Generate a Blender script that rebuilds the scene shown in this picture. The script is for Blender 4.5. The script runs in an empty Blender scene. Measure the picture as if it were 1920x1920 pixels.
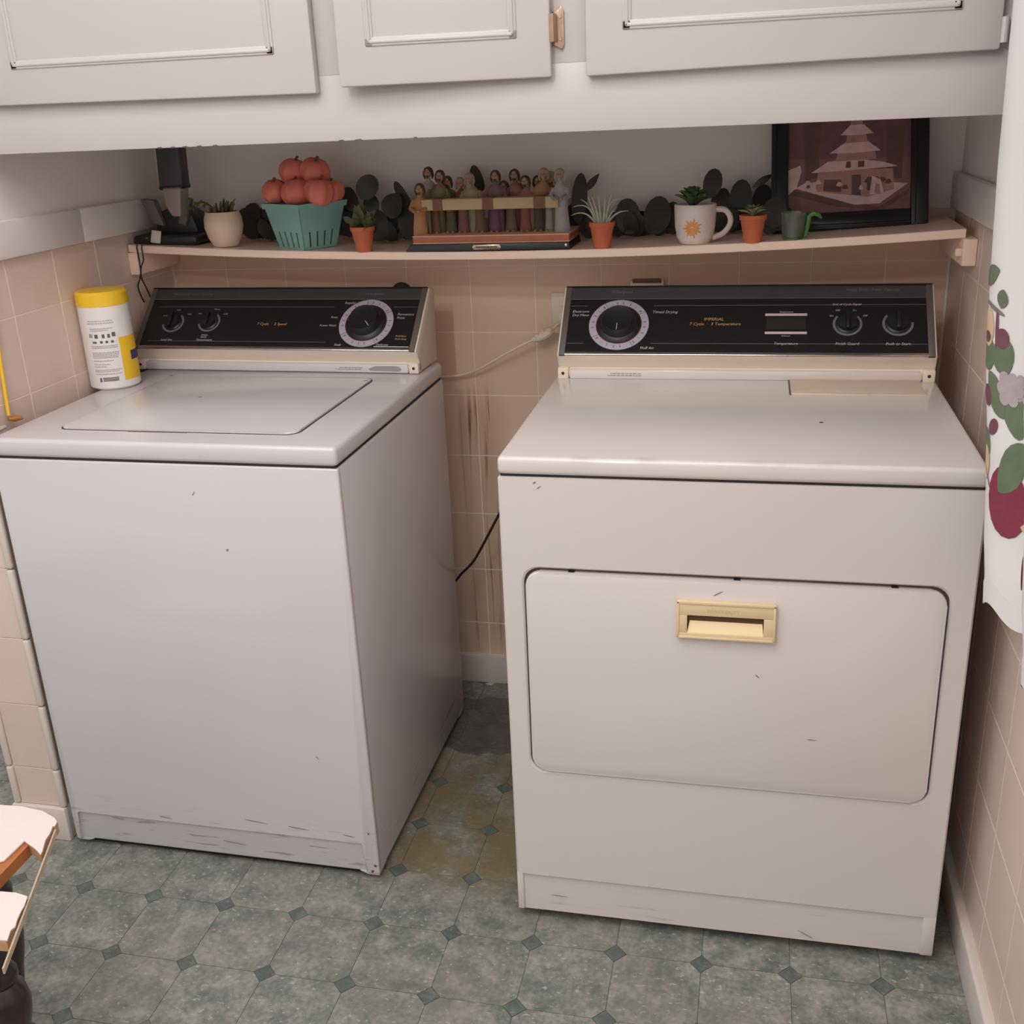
import bpy, bmesh, math, random
from mathutils import Matrix, Vector
random.seed(7)
PI = math.pi
SC = bpy.context.scene
COL = SC.collection

# ------------------------------------------------------------------ camera
CAM = Vector((0.4023, -2.4485, 1.4351))
YAW, PITCH, ROLL, FPX = 0.2288, -0.3601, -0.0447, 2003.87
_f = Vector((-math.sin(YAW)*math.cos(PITCH), math.cos(YAW)*math.cos(PITCH), math.sin(PITCH)))
_r0 = Vector((math.cos(YAW), math.sin(YAW), 0)); _u0 = _r0.cross(_f)
_r = _r0*math.cos(ROLL) + _u0*math.sin(ROLL); _u = _u0*math.cos(ROLL) - _r0*math.sin(ROLL)
cd = bpy.data.cameras.new('camera'); cam = bpy.data.objects.new('camera', cd); COL.objects.link(cam)
cd.sensor_fit = 'HORIZONTAL'; cd.sensor_width = 36.0; cd.lens = 36.0*FPX/1920.0
cd.clip_start = 0.02
cam.matrix_world = Matrix(((_r.x, _u.x, -_f.x, CAM.x), (_r.y, _u.y, -_f.y, CAM.y), (_r.z, _u.z, -_f.z, CAM.z), (0, 0, 0, 1)))
SC.camera = cam

def at(px, py, axis, val):
    """world point seen at a pixel of the 1920 frame on the plane axis=val"""
    d = _f + _r*((px-960)/FPX) - _u*((py-960)/FPX)
    return CAM + d*((val-CAM[axis])/d[axis])

# ------------------------------------------------------------------ light and exposure
SC.view_settings.view_transform = 'Standard'
SC.view_settings.look = 'None'
SC.view_settings.gamma = 1.0
SC.view_settings.use_curve_mapping = False
SC.view_settings.exposure = -0.05
BULB_STRENGTH = 272.0
FILL_PANEL_STRENGTH = 4.9
BULB_COL = (1.0, 0.955, 0.925)
BULBS = [(-0.37, -3.07, 2.33), (-0.31, -2.44, 2.33)]
w = bpy.data.worlds.new('world'); SC.world = w; w.use_nodes = True
w.node_tree.nodes['Background'].inputs[0].default_value = (1.0, 0.975, 0.96, 1)
w.node_tree.nodes['Background'].inputs[1].default_value = 0.85
SC.cycles.use_denoising = True
SC.cycles.diffuse_bounces = 6
SC.cycles.max_bounces = 10

# ------------------------------------------------------------------ helpers
def lin(c):
    return tuple(((v/255.0)/12.92 if v/255.0 <= .04045 else ((v/255.0+.055)/1.055)**2.4) for v in c)

def mat(name, srgb, rough=0.5, metal=0.0, noise=0.0, nscale=20.0, bump=0.0, bscale=200.0, spec=0.5, trans=0.0, emit=None, alpha=1.0, coat=0.0):
    m = bpy.data.materials.new(name); m.use_nodes = True
    nt = m.node_tree; b = nt.nodes['Principled BSDF']
    c = (*lin(srgb), 1)
    b.inputs['Base Color'].default_value = c
    b.inputs['Roughness'].default_value = rough
    b.inputs['Metallic'].default_value = metal
    b.inputs['Specular IOR Level'].default_value = spec
    if trans: b.inputs['Transmission Weight'].default_value = trans; b.inputs['IOR'].default_value = 1.45
    if coat: b.inputs['Coat Weight'].default_value = coat; b.inputs['Coat Roughness'].default_value = .1
    if emit:
        b.inputs['Emission Color'].default_value = (*emit[0], 1); b.inputs['Emission Strength'].default_value = emit[1]
    geo = nt.nodes.new('ShaderNodeTexCoord')
    if noise:
        n = nt.nodes.new('ShaderNodeTexNoise'); n.inputs['Scale'].default_value = nscale; n.inputs['Detail'].default_value = 5
        nt.links.new(geo.outputs['Object'], n.inputs['Vector'])
        mx = nt.nodes.new('ShaderNodeMix'); mx.data_type = 'RGBA'
        mx.inputs[6].default_value = tuple(v*(1-noise) for v in c[:3])+(1,)
        mx.inputs[7].default_value = tuple(min(1, v*(1+noise)) for v in c[:3])+(1,)
        nt.links.new(n.outputs['Fac'], mx.inputs[0]); nt.links.new(mx.outputs[2], b.inputs['Base Color'])
    if bump:
        n2 = nt.nodes.new('ShaderNodeTexNoise'); n2.inputs['Scale'].default_value = bscale; n2.inputs['Detail'].default_value = 2
        nt.links.new(geo.outputs['Object'], n2.inputs['Vector'])
        bp = nt.nodes.new('ShaderNodeBump'); bp.inputs['Strength'].default_value = bump; bp.inputs['Distance'].default_value = .002
        nt.links.new(n2.outputs['Fac'], bp.inputs['Height']); nt.links.new(bp.outputs['Normal'], b.inputs['Normal'])
    return m

def nodes_of(m): return m.node_tree.nodes, m.node_tree.links, m.node_tree.nodes['Principled BSDF']

def overlay(m, srgb, build_mask):
    """mix a wear or tint colour over whatever feeds Base Color; build_mask(nodes, links, position) returns a 0..1 socket"""
    N, L, b = nodes_of(m)
    g = N.new('ShaderNodeNewGeometry')
    mask = build_mask(N, L, g.outputs['Position'])
    mx = N.new('ShaderNodeMix'); mx.data_type = 'RGBA'
    src = b.inputs['Base Color']
    if src.is_linked: L.new(src.links[0].from_socket, mx.inputs[6])
    else: mx.inputs[6].default_value = src.default_value
    mx.inputs[7].default_value = (*lin(srgb), 1)
    L.new(mask, mx.inputs[0]); L.new(mx.outputs[2], src)

def nmath(N, L, op, a, b=None, clamp=False):
    n = N.new('ShaderNodeMath'); n.operation = op; n.use_clamp = clamp
    for i, v in enumerate((a, b)):
        if v is None: continue
        if isinstance(v, (int, float)): n.inputs[i].default_value = v
        else: L.new(v, n.inputs[i])
    return n.outputs[0]

def nramp(N, L, v, lo, hi, o0=0.0, o1=1.0):
    n = N.new('ShaderNodeMapRange'); n.interpolation_type = 'SMOOTHSTEP'
    L.new(v, n.inputs[0]); n.inputs[1].default_value = lo; n.inputs[2].default_value = hi
    n.inputs[3].default_value = o0; n.inputs[4].default_value = o1
    return n.outputs[0]

def nnoise(N, L, vec, scale, stretch=(1, 1, 1), detail=3):
    mp = N.new('ShaderNodeMapping'); mp.inputs['Scale'].default_value = stretch
    L.new(vec, mp.inputs['Vector'])
    n = N.new('ShaderNodeTexNoise'); n.inputs['Scale'].default_value = scale; n.inputs['Detail'].default_value = detail
    L.new(mp.outputs[0], n.inputs['Vector'])
    return n.outputs['Fac']

def nsep(N, L, vec):
    s = N.new('ShaderNodeSeparateXYZ'); L.new(vec, s.inputs[0]); return s.outputs

_text_cache = {}
def text_verts(s):
    if s in _text_cache: return _text_cache[s]
    cu = bpy.data.curves.new('t', 'FONT'); cu.body = s; cu.size = 1.0; cu.resolution_u = 2
    o = bpy.data.objects.new('t', cu); COL.objects.link(o)
    dg = bpy.context.evaluated_depsgraph_get(); dg.update()
    me = bpy.data.meshes.new_from_object(o.evaluated_get(dg))
    V = [v.co.copy() for v in me.vertices]; F = [tuple(p.vertices) for p in me.polygons]
    bpy.data.objects.remove(o); bpy.data.curves.remove(cu); bpy.data.meshes.remove(me)
    _text_cache[s] = (V, F); return V, F

class MB:
    def __init__(s): s.bm = bmesh.new(); s.mi = 0; s.M = Matrix.Identity(4)
    def _new(s, verts, faces):
        vs = [s.bm.verts.new(s.M @ Vector(v)) for v in verts]
        out = []
        for f in faces:
            try:
                fa = s.bm.faces.new([vs[i] for i in f]); fa.material_index = s.mi; out.append(fa)
            except ValueError: pass
        return vs, out
    def _bevel(s, faces, bev, seg):
        es = {e for f in faces for e in f.edges}
        r = bmesh.ops.bevel(s.bm, geom=list(es), offset=bev, segments=seg, profile=.5, affect='EDGES', clamp_overlap=True)
        for f in r['faces']: f.material_index = s.mi
    def box(s, x0, x1, y0, y1, z0, z1, bev=0, seg=2):
        v = [(x, y, z) for x in (x0, x1) for y in (y0, y1) for z in (z0, z1)]
        f = [(0, 1, 3, 2), (4, 6, 7, 5), (0, 4, 5, 1), (2, 3, 7, 6), (0, 2, 6, 4), (1, 5, 7, 3)]
        _, fs = s._new(v, f)
        if bev: s._bevel(fs, bev, seg)
        return s
    def prism(s, pts, axis, a0, a1, bev=0, seg=2):
        """pts: 2D outline in the two other axes (cyclic order x,y,z without axis)"""
        n = len(pts)
        def mk(p, a):
            l = list(p); l.insert(axis, a); return tuple(l)
        v = [mk(p, a0) for p in pts] + [mk(p, a1) for p in pts]
        f = [tuple(range(n)), tuple(range(2*n-1, n-1, -1))] + [(i, (i+1) % n, n+(i+1) % n, n+i) for i in range(n)]
        _, fs = s._new(v, f)
        if bev: s._bevel(fs, bev, seg)
        return s
    def poly(s, pts): s._new(pts, [tuple(range(len(pts)))]); return s
    def tube(s, pts, r, n=8):
        pts = [Vector(p) for p in pts]; m = len(pts)
        rr = r if isinstance(r, (list, tuple)) else [r]*m
        t0 = (pts[1]-pts[0]).normalized()
        a = t0.orthogonal().normalized(); verts = []
        for i in range(m):
            t = (pts[min(i+1, m-1)]-pts[max(i-1, 0)]).normalized()
            a = (a - t*a.dot(t)).normalized(); b = t.cross(a)
            for k in range(n):
                an = 2*PI*k/n; verts.append(pts[i] + (a*math.cos(an)+b*math.sin(an))*rr[i])
        f = [(i*n+k, i*n+(k+1) % n, (i+1)*n+(k+1) % n, (i+1)*n+k) for i in range(m-1) for k in range(n)]
        f += [tuple(range(n-1, -1, -1)), tuple(range((m-1)*n, m*n))]
        s._new(verts, f); return s
    def lathe(s, prof, c=(0, 0, 0), n=24, sx=1.0, sy=1.0, caps=True):
        verts = []; m = len(prof)
        for r, z in prof:
            for k in range(n):
                an = 2*PI*k/n; verts.append((c[0]+sx*r*math.cos(an), c[1]+sy*r*math.sin(an), c[2]+z))
        f = [(i*n+k, i*n+(k+1) % n, (i+1)*n+(k+1) % n, (i+1)*n+k) for i in range(m-1) for k in range(n)]
        if caps:
            f += [tuple(range(n-1, -1, -1)), tuple(range((m-1)*n, m*n))]
        s._new(verts, f); return s
    def ball(s, c, r, n=12, m=8):
        rx, ry, rz = r if isinstance(r, (tuple, list)) else (r, r, r)
        verts = [(c[0], c[1], c[2]-rz)]
        for i in range(1, m):
            t = -PI/2+PI*i/m
            for k in range(n):
                an = 2*PI*k/n; verts.append((c[0]+rx*math.cos(t)*math.cos(an), c[1]+ry*math.cos(t)*math.sin(an), c[2]+rz*math.sin(t)))
        verts.append((c[0], c[1], c[2]+rz)); L = len(verts)-1
        f = [(0, 1+(k+1) % n, 1+k) for k in range(n)]
        f += [(1+i*n+k, 1+i*n+(k+1) % n, 1+(i+1)*n+(k+1) % n, 1+(i+1)*n+k) for i in range(m-2) for k in range(n)]
        f += [(L, 1+(m-2)*n+k, 1+(m-2)*n+(k+1) % n) for k in range(n)]
        s._new(verts, f); return s
    def ring(s, c, r0, r1, z0, z1, n=40, a0=0.0, a1=2*PI):
        full = abs(a1-a0-2*PI) < 1e-6; k = n if full else n+1
        verts = []
        for i in range(k):
            an = a0+(a1-a0)*i/n; ca, sa = math.cos(an), math.sin(an)
            for (r, z) in ((r0, z0), (r1, z0), (r1, z1), (r0, z1)):
                verts.append((c[0]+r*ca, c[1]+r*sa, c[2]+z))
        f = []
        for i in range(n):
            j = (i+1) % k
            for q in range(4): f.append((4*i+q, 4*i+(q+1) % 4, 4*j+(q+1) % 4, 4*j+q))
        if not full: f += [(0, 1, 2, 3), (4*n+3, 4*n+2, 4*n+1, 4*n)]
        s._new(verts, f); return s
    def text(s, t, size, x, y, z=0.0, italic=0.0, align='l'):
        V, F = text_verts(t)
        wd = max(v.x for v in V)*size
        ox = x - (wd if align == 'r' else wd/2 if align == 'c' else 0)
        s._new([(ox+v.x*size+v.y*size*italic, y+v.y*size, z) for v in V], F); return s
    def build(s, name, mats, parent=None, world=True, smooth=35, recalc=True):
        if recalc: bmesh.ops.recalc_face_normals(s.bm, faces=s.bm.faces)
        me = bpy.data.meshes.new(name); s.bm.to_mesh(me); s.bm.free()
        for m in (mats if isinstance(mats, (list, tuple)) else [mats]): me.materials.append(m)
        if smooth:
            me.polygons.foreach_set('use_smooth', [True]*len(me.polygons)); me.set_sharp_from_angle(angle=math.radians(smooth))
        o = bpy.data.objects.new(name, me); COL.objects.link(o)
        if parent is not None:
            o.parent = parent
            if world:
                top = parent
                while top.parent: top = top.parent
                mw = top.get('_mw')
                M = Matrix([top['_mw'][i*4:i*4+4] for i in range(4)]) if mw is not None else Matrix.Identity(4)
                me.transform(M.inverted())
        return o

def thing(name, label, cat, loc=(0, 0, 0), rz=0.0, group=None):
    o = bpy.data.objects.new(name, None); COL.objects.link(o); o.empty_display_size = .05
    o.location = loc; o.rotation_euler = (0, 0, rz)
    M = Matrix.Translation(loc) @ Matrix.Rotation(rz, 4, 'Z')
    o['_mw'] = [M[i][j] for i in range(4) for j in range(4)]
    return tag(o, label, cat, group)
def tag(o, label, cat, group=None):
    o['label'] = label; o['category'] = cat
    if group: o['group'] = group
    return o
def struct(o): o['kind'] = 'structure'; return o
def recentre(o):
    """single-mesh thing: put its origin at its own base"""
    vs = [v.co for v in o.data.vertices]
    c = Vector(((min(v.x for v in vs)+max(v.x for v in vs))/2, (min(v.y for v in vs)+max(v.y for v in vs))/2, min(v.z for v in vs)))
    o.data.transform(Matrix.Translation(-c)); o.location = c; return o

# ------------------------------------------------------------------ materials
M = {}
M['paint'] = mat('cabinet_paint', (193, 185, 183), .38, noise=.03, nscale=6, bump=.08, bscale=60)
M['wall'] = mat('wall_paint', (238, 229, 225), .6, noise=.03, nscale=5, bump=.1, bscale=120)
M['ceil'] = mat('ceiling_paint', (228, 222, 214), .8)
M['tile'] = mat('beige_tile', (220, 199, 186), .42, noise=.05, nscale=14, bump=.05, bscale=90)
M['tile2'] = mat('beige_tile_b', (217, 196, 183), .42, noise=.06, nscale=18, bump=.05, bscale=90)
M['grout'] = mat('grout', (236, 224, 213), .8)
M['trim'] = mat('bullnose_trim', (214, 201, 190), .35)
M['ledge'] = mat('ledge_paint', (226, 218, 215), .4, noise=.03, nscale=12)
M['base'] = mat('baseboard_paint', (214, 202, 194), .45, noise=.06, nscale=30)
M['washer'] = mat('washer_enamel', (204, 198, 200), .2, noise=.015, nscale=4, bump=.03, bscale=500, coat=.2)
M['dryer'] = mat('dryer_enamel', (214, 205, 200), .2, noise=.015, nscale=4, bump=.03, bscale=500, coat=.2)
M['almond'] = mat('almond_plastic', (222, 208, 191), .4, noise=.04, nscale=25)
M['handle'] = mat('cream_plastic', (226, 200, 160), .45)
M['black'] = mat('panel_black', (26, 24, 27), .3, noise=.08, nscale=60)
M['blackp'] = mat('knob_black', (24, 23, 25), .42)
M['band'] = mat('brushed_band', (84, 82, 84), .42, metal=.5, noise=.12, nscale=40)
M['greyf'] = mat('grey_frame', (92, 84, 78), .5)
M['chrome'] = mat('chrome', (200, 196, 192), .18, metal=1.0)
M['ringm'] = mat('dial_silver', (186, 178, 190), .35, metal=.2)
M['ringd'] = mat('knob_ring_grey', (112, 108, 112), .4)
M['ink'] = mat('white_ink', (190, 184, 184), .6)
M['inkg'] = mat('gold_ink', (196, 150, 92), .6)
M['inkd'] = mat('grey_ink', (120, 116, 120), .6)
M['pink'] = mat('pale_pink_ink', (206, 176, 188), .6)
M['dark'] = mat('dark_gap', (20, 18, 17), .8)
M['seam'] = mat('seam_shadow', (48, 40, 36), .8)  # dark colour that stands for the shade inside the seams
M['rust'] = mat('rust', (96, 62, 46), .9)
M['scuff'] = mat('scuff_and_shade_grey', (120, 110, 107), .8)
M['screw'] = mat('screw_dark', (60, 46, 38), .5, metal=.5)
M['shelf'] = mat('shelf_paint', (244, 216, 198), .45, noise=.03, nscale=20)
M['brass'] = mat('old_brass', (190, 160, 138), .22, metal=1.0, noise=.2, nscale=60)
M['cord_w'] = mat('cream_cord', (230, 212, 196), .5)
M['cord_b'] = mat('black_cord', (30, 26, 25), .5)
M['bulb'] = mat('bulb_glass', (255, 250, 240), .3, emit=(BULB_COL, BULB_STRENGTH))

# wear on the enamel
def washer_wear(N, L, P):
    X, Y, Z = nsep(N, L, P)
    streak = nramp(N, L, nnoise(N, L, P, 6.0, (2.2, 1, 26), 4), .60, .70)
    low = nramp(N, L, Z, .16, .05)
    return nmath(N, L, 'MULTIPLY', nmath(N, L, 'MULTIPLY', streak, low), .55)
overlay(M['washer'], (120, 104, 98), washer_wear)
def dryer_wear(N, L, P):
    X, Y, Z = nsep(N, L, P)
    streak = nramp(N, L, nnoise(N, L, P, 5.0, (1.6, 1, 22), 4), .62, .74)
    low = nramp(N, L, Z, .11, .03)
    edge = nmath(N, L, 'MULTIPLY', nmath(N, L, 'MULTIPLY', nramp(N, L, Y, -.845, -.865), nramp(N, L, nnoise(N, L, P, 14.0, (1, 1, 1), 3), .5, .7)), nramp(N, L, nmath(N, L, 'ABSOLUTE', nmath(N, L, 'SUBTRACT', Z, .917)), .012, .0))
    return nmath(N, L, 'MAXIMUM', nmath(N, L, 'MULTIPLY', nmath(N, L, 'MULTIPLY', streak, low), .4), nmath(N, L, 'MULTIPLY', edge, .25))
overlay(M['dryer'], (150, 122, 104), dryer_wear)

# brown drips down the tile between the machines
def drips(N, L, P):
    X, Y, Z = nsep(N, L, P)
    s = nramp(N, L, nnoise(N, L, P, 20.0, (3.2, 1, .09), 3), .54, .68)
    mx = nmath(N, L, 'MULTIPLY', nramp(N, L, X, -.30, -.27), nramp(N, L, X, -.15, -.22))
    mz = nmath(N, L, 'MULTIPLY', nramp(N, L, Z, .06, .2), nramp(N, L, Z, .84, .72))
    broad = nmath(N, L, 'MULTIPLY', nmath(N, L, 'MULTIPLY', mx, mz), .22)
    return nmath(N, L, 'ADD', nmath(N, L, 'MULTIPLY', nmath(N, L, 'MULTIPLY', nmath(N, L, 'MULTIPLY', s, mx), mz), .75), broad, True)
M['tileb'] = mat('beige_tile_stained', (222, 194, 170), .42, noise=.05, nscale=14, bump=.05, bscale=90)
overlay(M['tileb'], (118, 74, 40), drips)
def leftstain(N, L, P):
    X, Y, Z = nsep(N, L, P)
    s = nramp(N, L, nnoise(N, L, P, 16.0, (1, 3.0, .25), 4), .60, .72)
    mz = nmath(N, L, 'MULTIPLY', nramp(N, L, Z, 1.09, 1.16), nramp(N, L, Y, -.46, -.54))
    return nmath(N, L, 'MULTIPLY', nmath(N, L, 'MULTIPLY', s, mz), .45)
overlay(M['tile'], (120, 92, 74), leftstain)

# vinyl floor
def vinyl(name, a, b, c, tints=True):
    m = mat(name, a, .42, spec=.4)
    N, L, bs = nodes_of(m)
    g = N.new('ShaderNodeNewGeometry'); P = g.outputs['Position']
    oi = N.new('ShaderNodeObjectInfo')
    off = N.new('ShaderNodeVectorMath'); off.operation = 'MULTIPLY_ADD'
    cmb = N.new('ShaderNodeCombineXYZ'); L.new(oi.outputs['Random'], cmb.inputs[2])
    off.inputs[1].default_value = (0, 0, 9); L.new(cmb.outputs[0], off.inputs[0]); L.new(P, off.inputs[2])
    V = off.outputs[0]
    n1 = nnoise(N, L, V, 22, detail=6); n2 = nnoise(N, L, V, 110, detail=5)
    r = N.new('ShaderNodeValToRGB'); L.new(nmath(N, L, 'ADD', nmath(N, L, 'MULTIPLY', n1, .6), nmath(N, L, 'MULTIPLY', n2, .4)), r.inputs[0])
    e = r.color_ramp.elements
    e[0].position = .36; e[0].color = (*lin(b), 1); e[1].position = .66; e[1].color = (*lin(c), 1)
    k = r.color_ramp.elements.new(.5); k.color = (*lin(a), 1)
    fl = nramp(N, L, nnoise(N, L, V, 90, (1, 1.7, 1), 3), .63, .70)
    mx = N.new('ShaderNodeMix'); mx.data_type = 'RGBA'; L.new(r.outputs[0], mx.inputs[6]); mx.inputs[7].default_value = (*lin(tuple(min(255, v*1.22) for v in c)), 1)
    L.new(nmath(N, L, 'MULTIPLY', fl, .6), mx.inputs[0]); L.new(mx.outputs[2], bs.inputs['Base Color'])
    bp = N.new('ShaderNodeBump'); bp.inputs['Strength'].default_value = .25; bp.inputs['Distance'].default_value = .002
    L.new(n2, bp.inputs['Height']); L.new(bp.outputs['Normal'], bs.inputs['Normal'])
    if tints:
        def worn(N, L, P):
            X, Y, Z = nsep(N, L, P)
            n = nramp(N, L, nnoise(N, L, P, 5, detail=5), .42, .6)
            return nmath(N, L, 'MULTIPLY', n, .28)
        overlay(m, (140, 130, 118), worn)
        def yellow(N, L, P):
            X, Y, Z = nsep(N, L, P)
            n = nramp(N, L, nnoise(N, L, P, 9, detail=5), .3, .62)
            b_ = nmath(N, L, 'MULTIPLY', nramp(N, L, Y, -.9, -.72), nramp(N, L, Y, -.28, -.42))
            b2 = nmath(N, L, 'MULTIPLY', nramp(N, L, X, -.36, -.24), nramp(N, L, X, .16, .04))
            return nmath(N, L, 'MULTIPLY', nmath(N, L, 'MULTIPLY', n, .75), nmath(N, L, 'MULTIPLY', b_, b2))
        overlay(m, (118, 100, 62), yellow)  # browner on the floor between the machines
        def back_tint(N, L, P):
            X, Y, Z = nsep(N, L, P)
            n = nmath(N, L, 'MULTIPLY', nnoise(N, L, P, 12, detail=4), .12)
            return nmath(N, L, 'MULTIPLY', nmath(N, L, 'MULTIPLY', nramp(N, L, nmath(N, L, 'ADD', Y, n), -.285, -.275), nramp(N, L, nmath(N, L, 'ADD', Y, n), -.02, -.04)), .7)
        overlay(m, (74, 66, 70), back_tint)  # dark purple-grey band near the back wall
    return m
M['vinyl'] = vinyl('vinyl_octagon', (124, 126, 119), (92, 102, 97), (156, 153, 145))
M['vinyld'] = vinyl('vinyl_diamond', (90, 99, 96), (76, 86, 84), (108, 116, 111), False)
M['joint'] = mat('vinyl_joint', (84, 88, 82), .6)

# ------------------------------------------------------------------ room shell
LX, RX = -1.003, 0.81            # alcove side tile faces
CEIL = 2.45
fl = struct(MB().box(-3.3, 1.0, -4.7, .7, -.06, -.0012).build('floor', M['joint'], smooth=0))
GP, GX, GY = .1535, -.8714, -.9287
def octagon(c, h, ztop=0.0, zb=-.002):
    p = [(h, h-c), (h-c, h), (-h+c, h), (-h, h-c), (-h, -h+c), (-h+c, -h), (h-c, -h), (h, -h+c)]
    return MB().prism(p, 2, zb, ztop)
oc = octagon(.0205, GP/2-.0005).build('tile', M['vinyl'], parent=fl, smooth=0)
dc = .0200
di = MB().prism([(dc, 0), (0, dc), (-dc, 0), (0, -dc)], 2, -.002, .0).build('inset', M['vinyld'], parent=fl, smooth=0)
first = True
for i in range(-5, 11):
    for j in range(-7, 7):
        for src, dx, dy in ((oc, .5, .5), (di, 0, 0)):
            x, y = GX+(i+dx)*GP, GY+(j+dy)*GP
            if x > RX+.03 or y > .02: continue
            if first or (src is di and not di.get('used')):
                o = src
                if src is di: di['used'] = True
                first = False
            else:
                o = src.copy(); COL.objects.link(o)
            o.location = (x, y, 0)
if 'used' in di: del di['used']
for o in fl.children:
    if 'used' in o: del o['used']

wb = struct(MB().box(-3.3, 1.0, -.0012+.0045, .12, 0, CEIL).build('wall_back', M['wall'], smooth=0))
wl = struct(MB().box(-1.112, LX-.0045, -.786, .003, 0, CEIL).build('wall_left', M['wall'], smooth=0))
wr = struct(MB().box(RX+.0045, RX+.12, -4.7, .003, 0, CEIL).build('wall_right', M['wall'], smooth=0))
struct(MB().box(-1.2, .93, -.67, .12, CEIL, CEIL+.08).build('ceiling', M['ceil'], smooth=0))

TILES = {}
def tile_mesh(wd, ht, m, t=.0045):
    key = (round(wd, 4), round(ht, 4), m.name)
    if key not in TILES:
        b = .0007
        v = [(-wd/2, 0, -ht/2), (wd/2, 0, -ht/2), (wd/2, 0, ht/2), (-wd/2, 0, ht/2)]
        v += [(x, -(t-b), z) for x, _, z in v[:4]]
        v += [(x-math.copysign(b, x), -t, z-math.copysign(b, z)) for x, _, z in v[:4]]
        f = []
        for a in (0, 4):
            f += [(a+i, a+(i+1) % 4, a+4+(i+1) % 4, a+4+i) for i in range(4)]
        f.append((8, 9, 10, 11))
        me = bpy.data.meshes.new('tile'); me.from_pydata(v, [], f); me.update(); me.materials.append(m); TILES[key] = me
    return TILES[key]
def grid(parent, us, zs, place, rz, mats):
    G = .0018
    for i in range(len(us)-1):
        for k in range(len(zs)-1):
            wd, ht = us[i+1]-us[i]-G, zs[k+1]-zs[k]-G
            if wd < .012 or ht < .012: continue
            o = bpy.data.objects.new('tile', tile_mesh(wd, ht, random.choice(mats))); COL.objects.link(o)
            o.parent = parent; o.location = place((us[i]+us[i+1])/2, (zs[k]+zs[k+1])/2); o.rotation_euler = (0, 0, rz)
def cuts(a, b, start, step):
    r = [a]; k = math.ceil((a-start)/step)
    while start+k*step < b-1e-6:
        v = start+k*step
        if v > a+.004: r.append(v)
        k += 1
    if b-r[-1] < .012 and len(r) > 1: r[-1] = b
    else: r.append(b)
    return r
ZS = cuts(.081, 1.206, .1745, .1538)
# grout beds (thin, set back from the tile faces)
MB().box(LX, RX, -.0006, .0033, .07, 1.206).build('grout_bed', M['grout'], parent=wb, smooth=0)
grid(wb, cuts(LX+.004, RX-.004, -.09, .1538), ZS, lambda u, z: (u, .0045-.0012, z), 0, [M['tileb']])
MB().box(LX-.0045, LX-.0007, -.786, 0, .07, 1.206).build('grout_bed', M['grout'], parent=wl, smooth=0)
grid(wl, cuts(-.784, -.004, -.617, .1525), ZS, lambda u, z: (LX-.0045, u, z), PI/2, [M['tile'], M['tile2'], M['tile']])
MB().box(RX+.0007, RX+.0045, -1.7, 0, .07, 1.206).build('grout_bed', M['grout'], parent=wr, smooth=0)
grid(wr, cuts(-1.7, -.004, -.617, .1525), ZS, lambda u, z: (RX+.0045, u, z), -PI/2, [M['tile'], M['tile2']])
# end face of the left wall stub
MB().box(-1.108, LX-.006, -.7885, -.786, .07, 1.206).build('grout_bed', M['grout'], parent=wl, smooth=0)
grid(wl, [-1.0975, -1.0005], ZS, lambda u, z: (u, -.7865, z), 0, [M['tile'], M['tile2']])
for n, x in (('trim_1', -.9945), ('trim_2', -1.1055)):
    mb = MB()
    for a, b in zip(ZS[:-1], ZS[1:]): mb.box(x-.0075, x+.0075, -.797, -.784, a+.0008, b-.0008, .005, 3)
    struct(mb.build(n, M['trim']))
# painted ledges on the side walls
for n, a, b, y0 in (('trim_3', LX-.004, LX+.013, -.79), ('trim_4', RX-.013, RX+.004, -1.7)):
    mb = MB(); mb.box(a, b, y0, -.36 if n == 'trim_3' else -.9, 1.207, 1.277, .004, 2)
    mb.box(a, b, -.359 if n == 'trim_3' else -.899, -.002, 1.207, 1.277, .004, 2)
    struct(mb.build(n, M['ledge']))
# baseboards
struct(MB().box(LX, RX, -.012, .002, 0, .081, .003).build('baseboard_back', M['base']))
struct(MB().box(.795, RX+.003, -2.6, -.012, 0, .078, .005, 3).build('baseboard_right', M['base']))
mb = MB(); mb.box(-1.116, -.988, -.801, -.786, 0, .081, .003); mb.box(LX-.003, LX+.0125, -.785, -.012, 0, .081, .003)
struct(mb.build('baseboard_left', M['base']))

# ceiling lamp (behind the camera's view, gives the room its light)
LAMP = (-.34, -2.755, CEIL)
t = thing('ceiling_lamp', 'two-bulb ceiling lamp hanging above the room outside the view', 'lamp', LAMP)
M['lampw'] = mat('lamp_metal', (210, 206, 200), .4)
MB().lathe([(.075, 0), (.075, -.015), (.05, -.035), (.012, -.04)], LAMP, 24).build('canopy', M['lampw'], t)
for b in BULBS:
    MB().tube([(LAMP[0], LAMP[1], CEIL-.03), (b[0], b[1], CEIL-.03)], .010).build('arm', M['lampw'], t)
    MB().lathe([(.02, .04), (.022, .085), (.012, .095)], b, 16).build('socket', M['lampw'], t)
    MB().ball(b, .045, 20, 12).build('bulb', M['bulb'], t)

t = thing('fill_panel_light', 'wide luminous panel added as overhead fill light, outside the view', 'lamp', (-.3, -1.75, CEIL))  # unseen fill panel, added to brighten the machine tops
MB().box(-1.15, .55, -2.2, -1.3, CEIL-.03, CEIL, .004).build('frame', M['lampw'], t)
MB().box(-1.12, .52, -2.17, -1.33, CEIL-.034, CEIL-.031).build('diffuser', mat('fill_panel_diffuser', (250, 246, 242), .5, emit=((1.0, .975, .96), FILL_PANEL_STRENGTH)), t, smooth=0)

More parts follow.
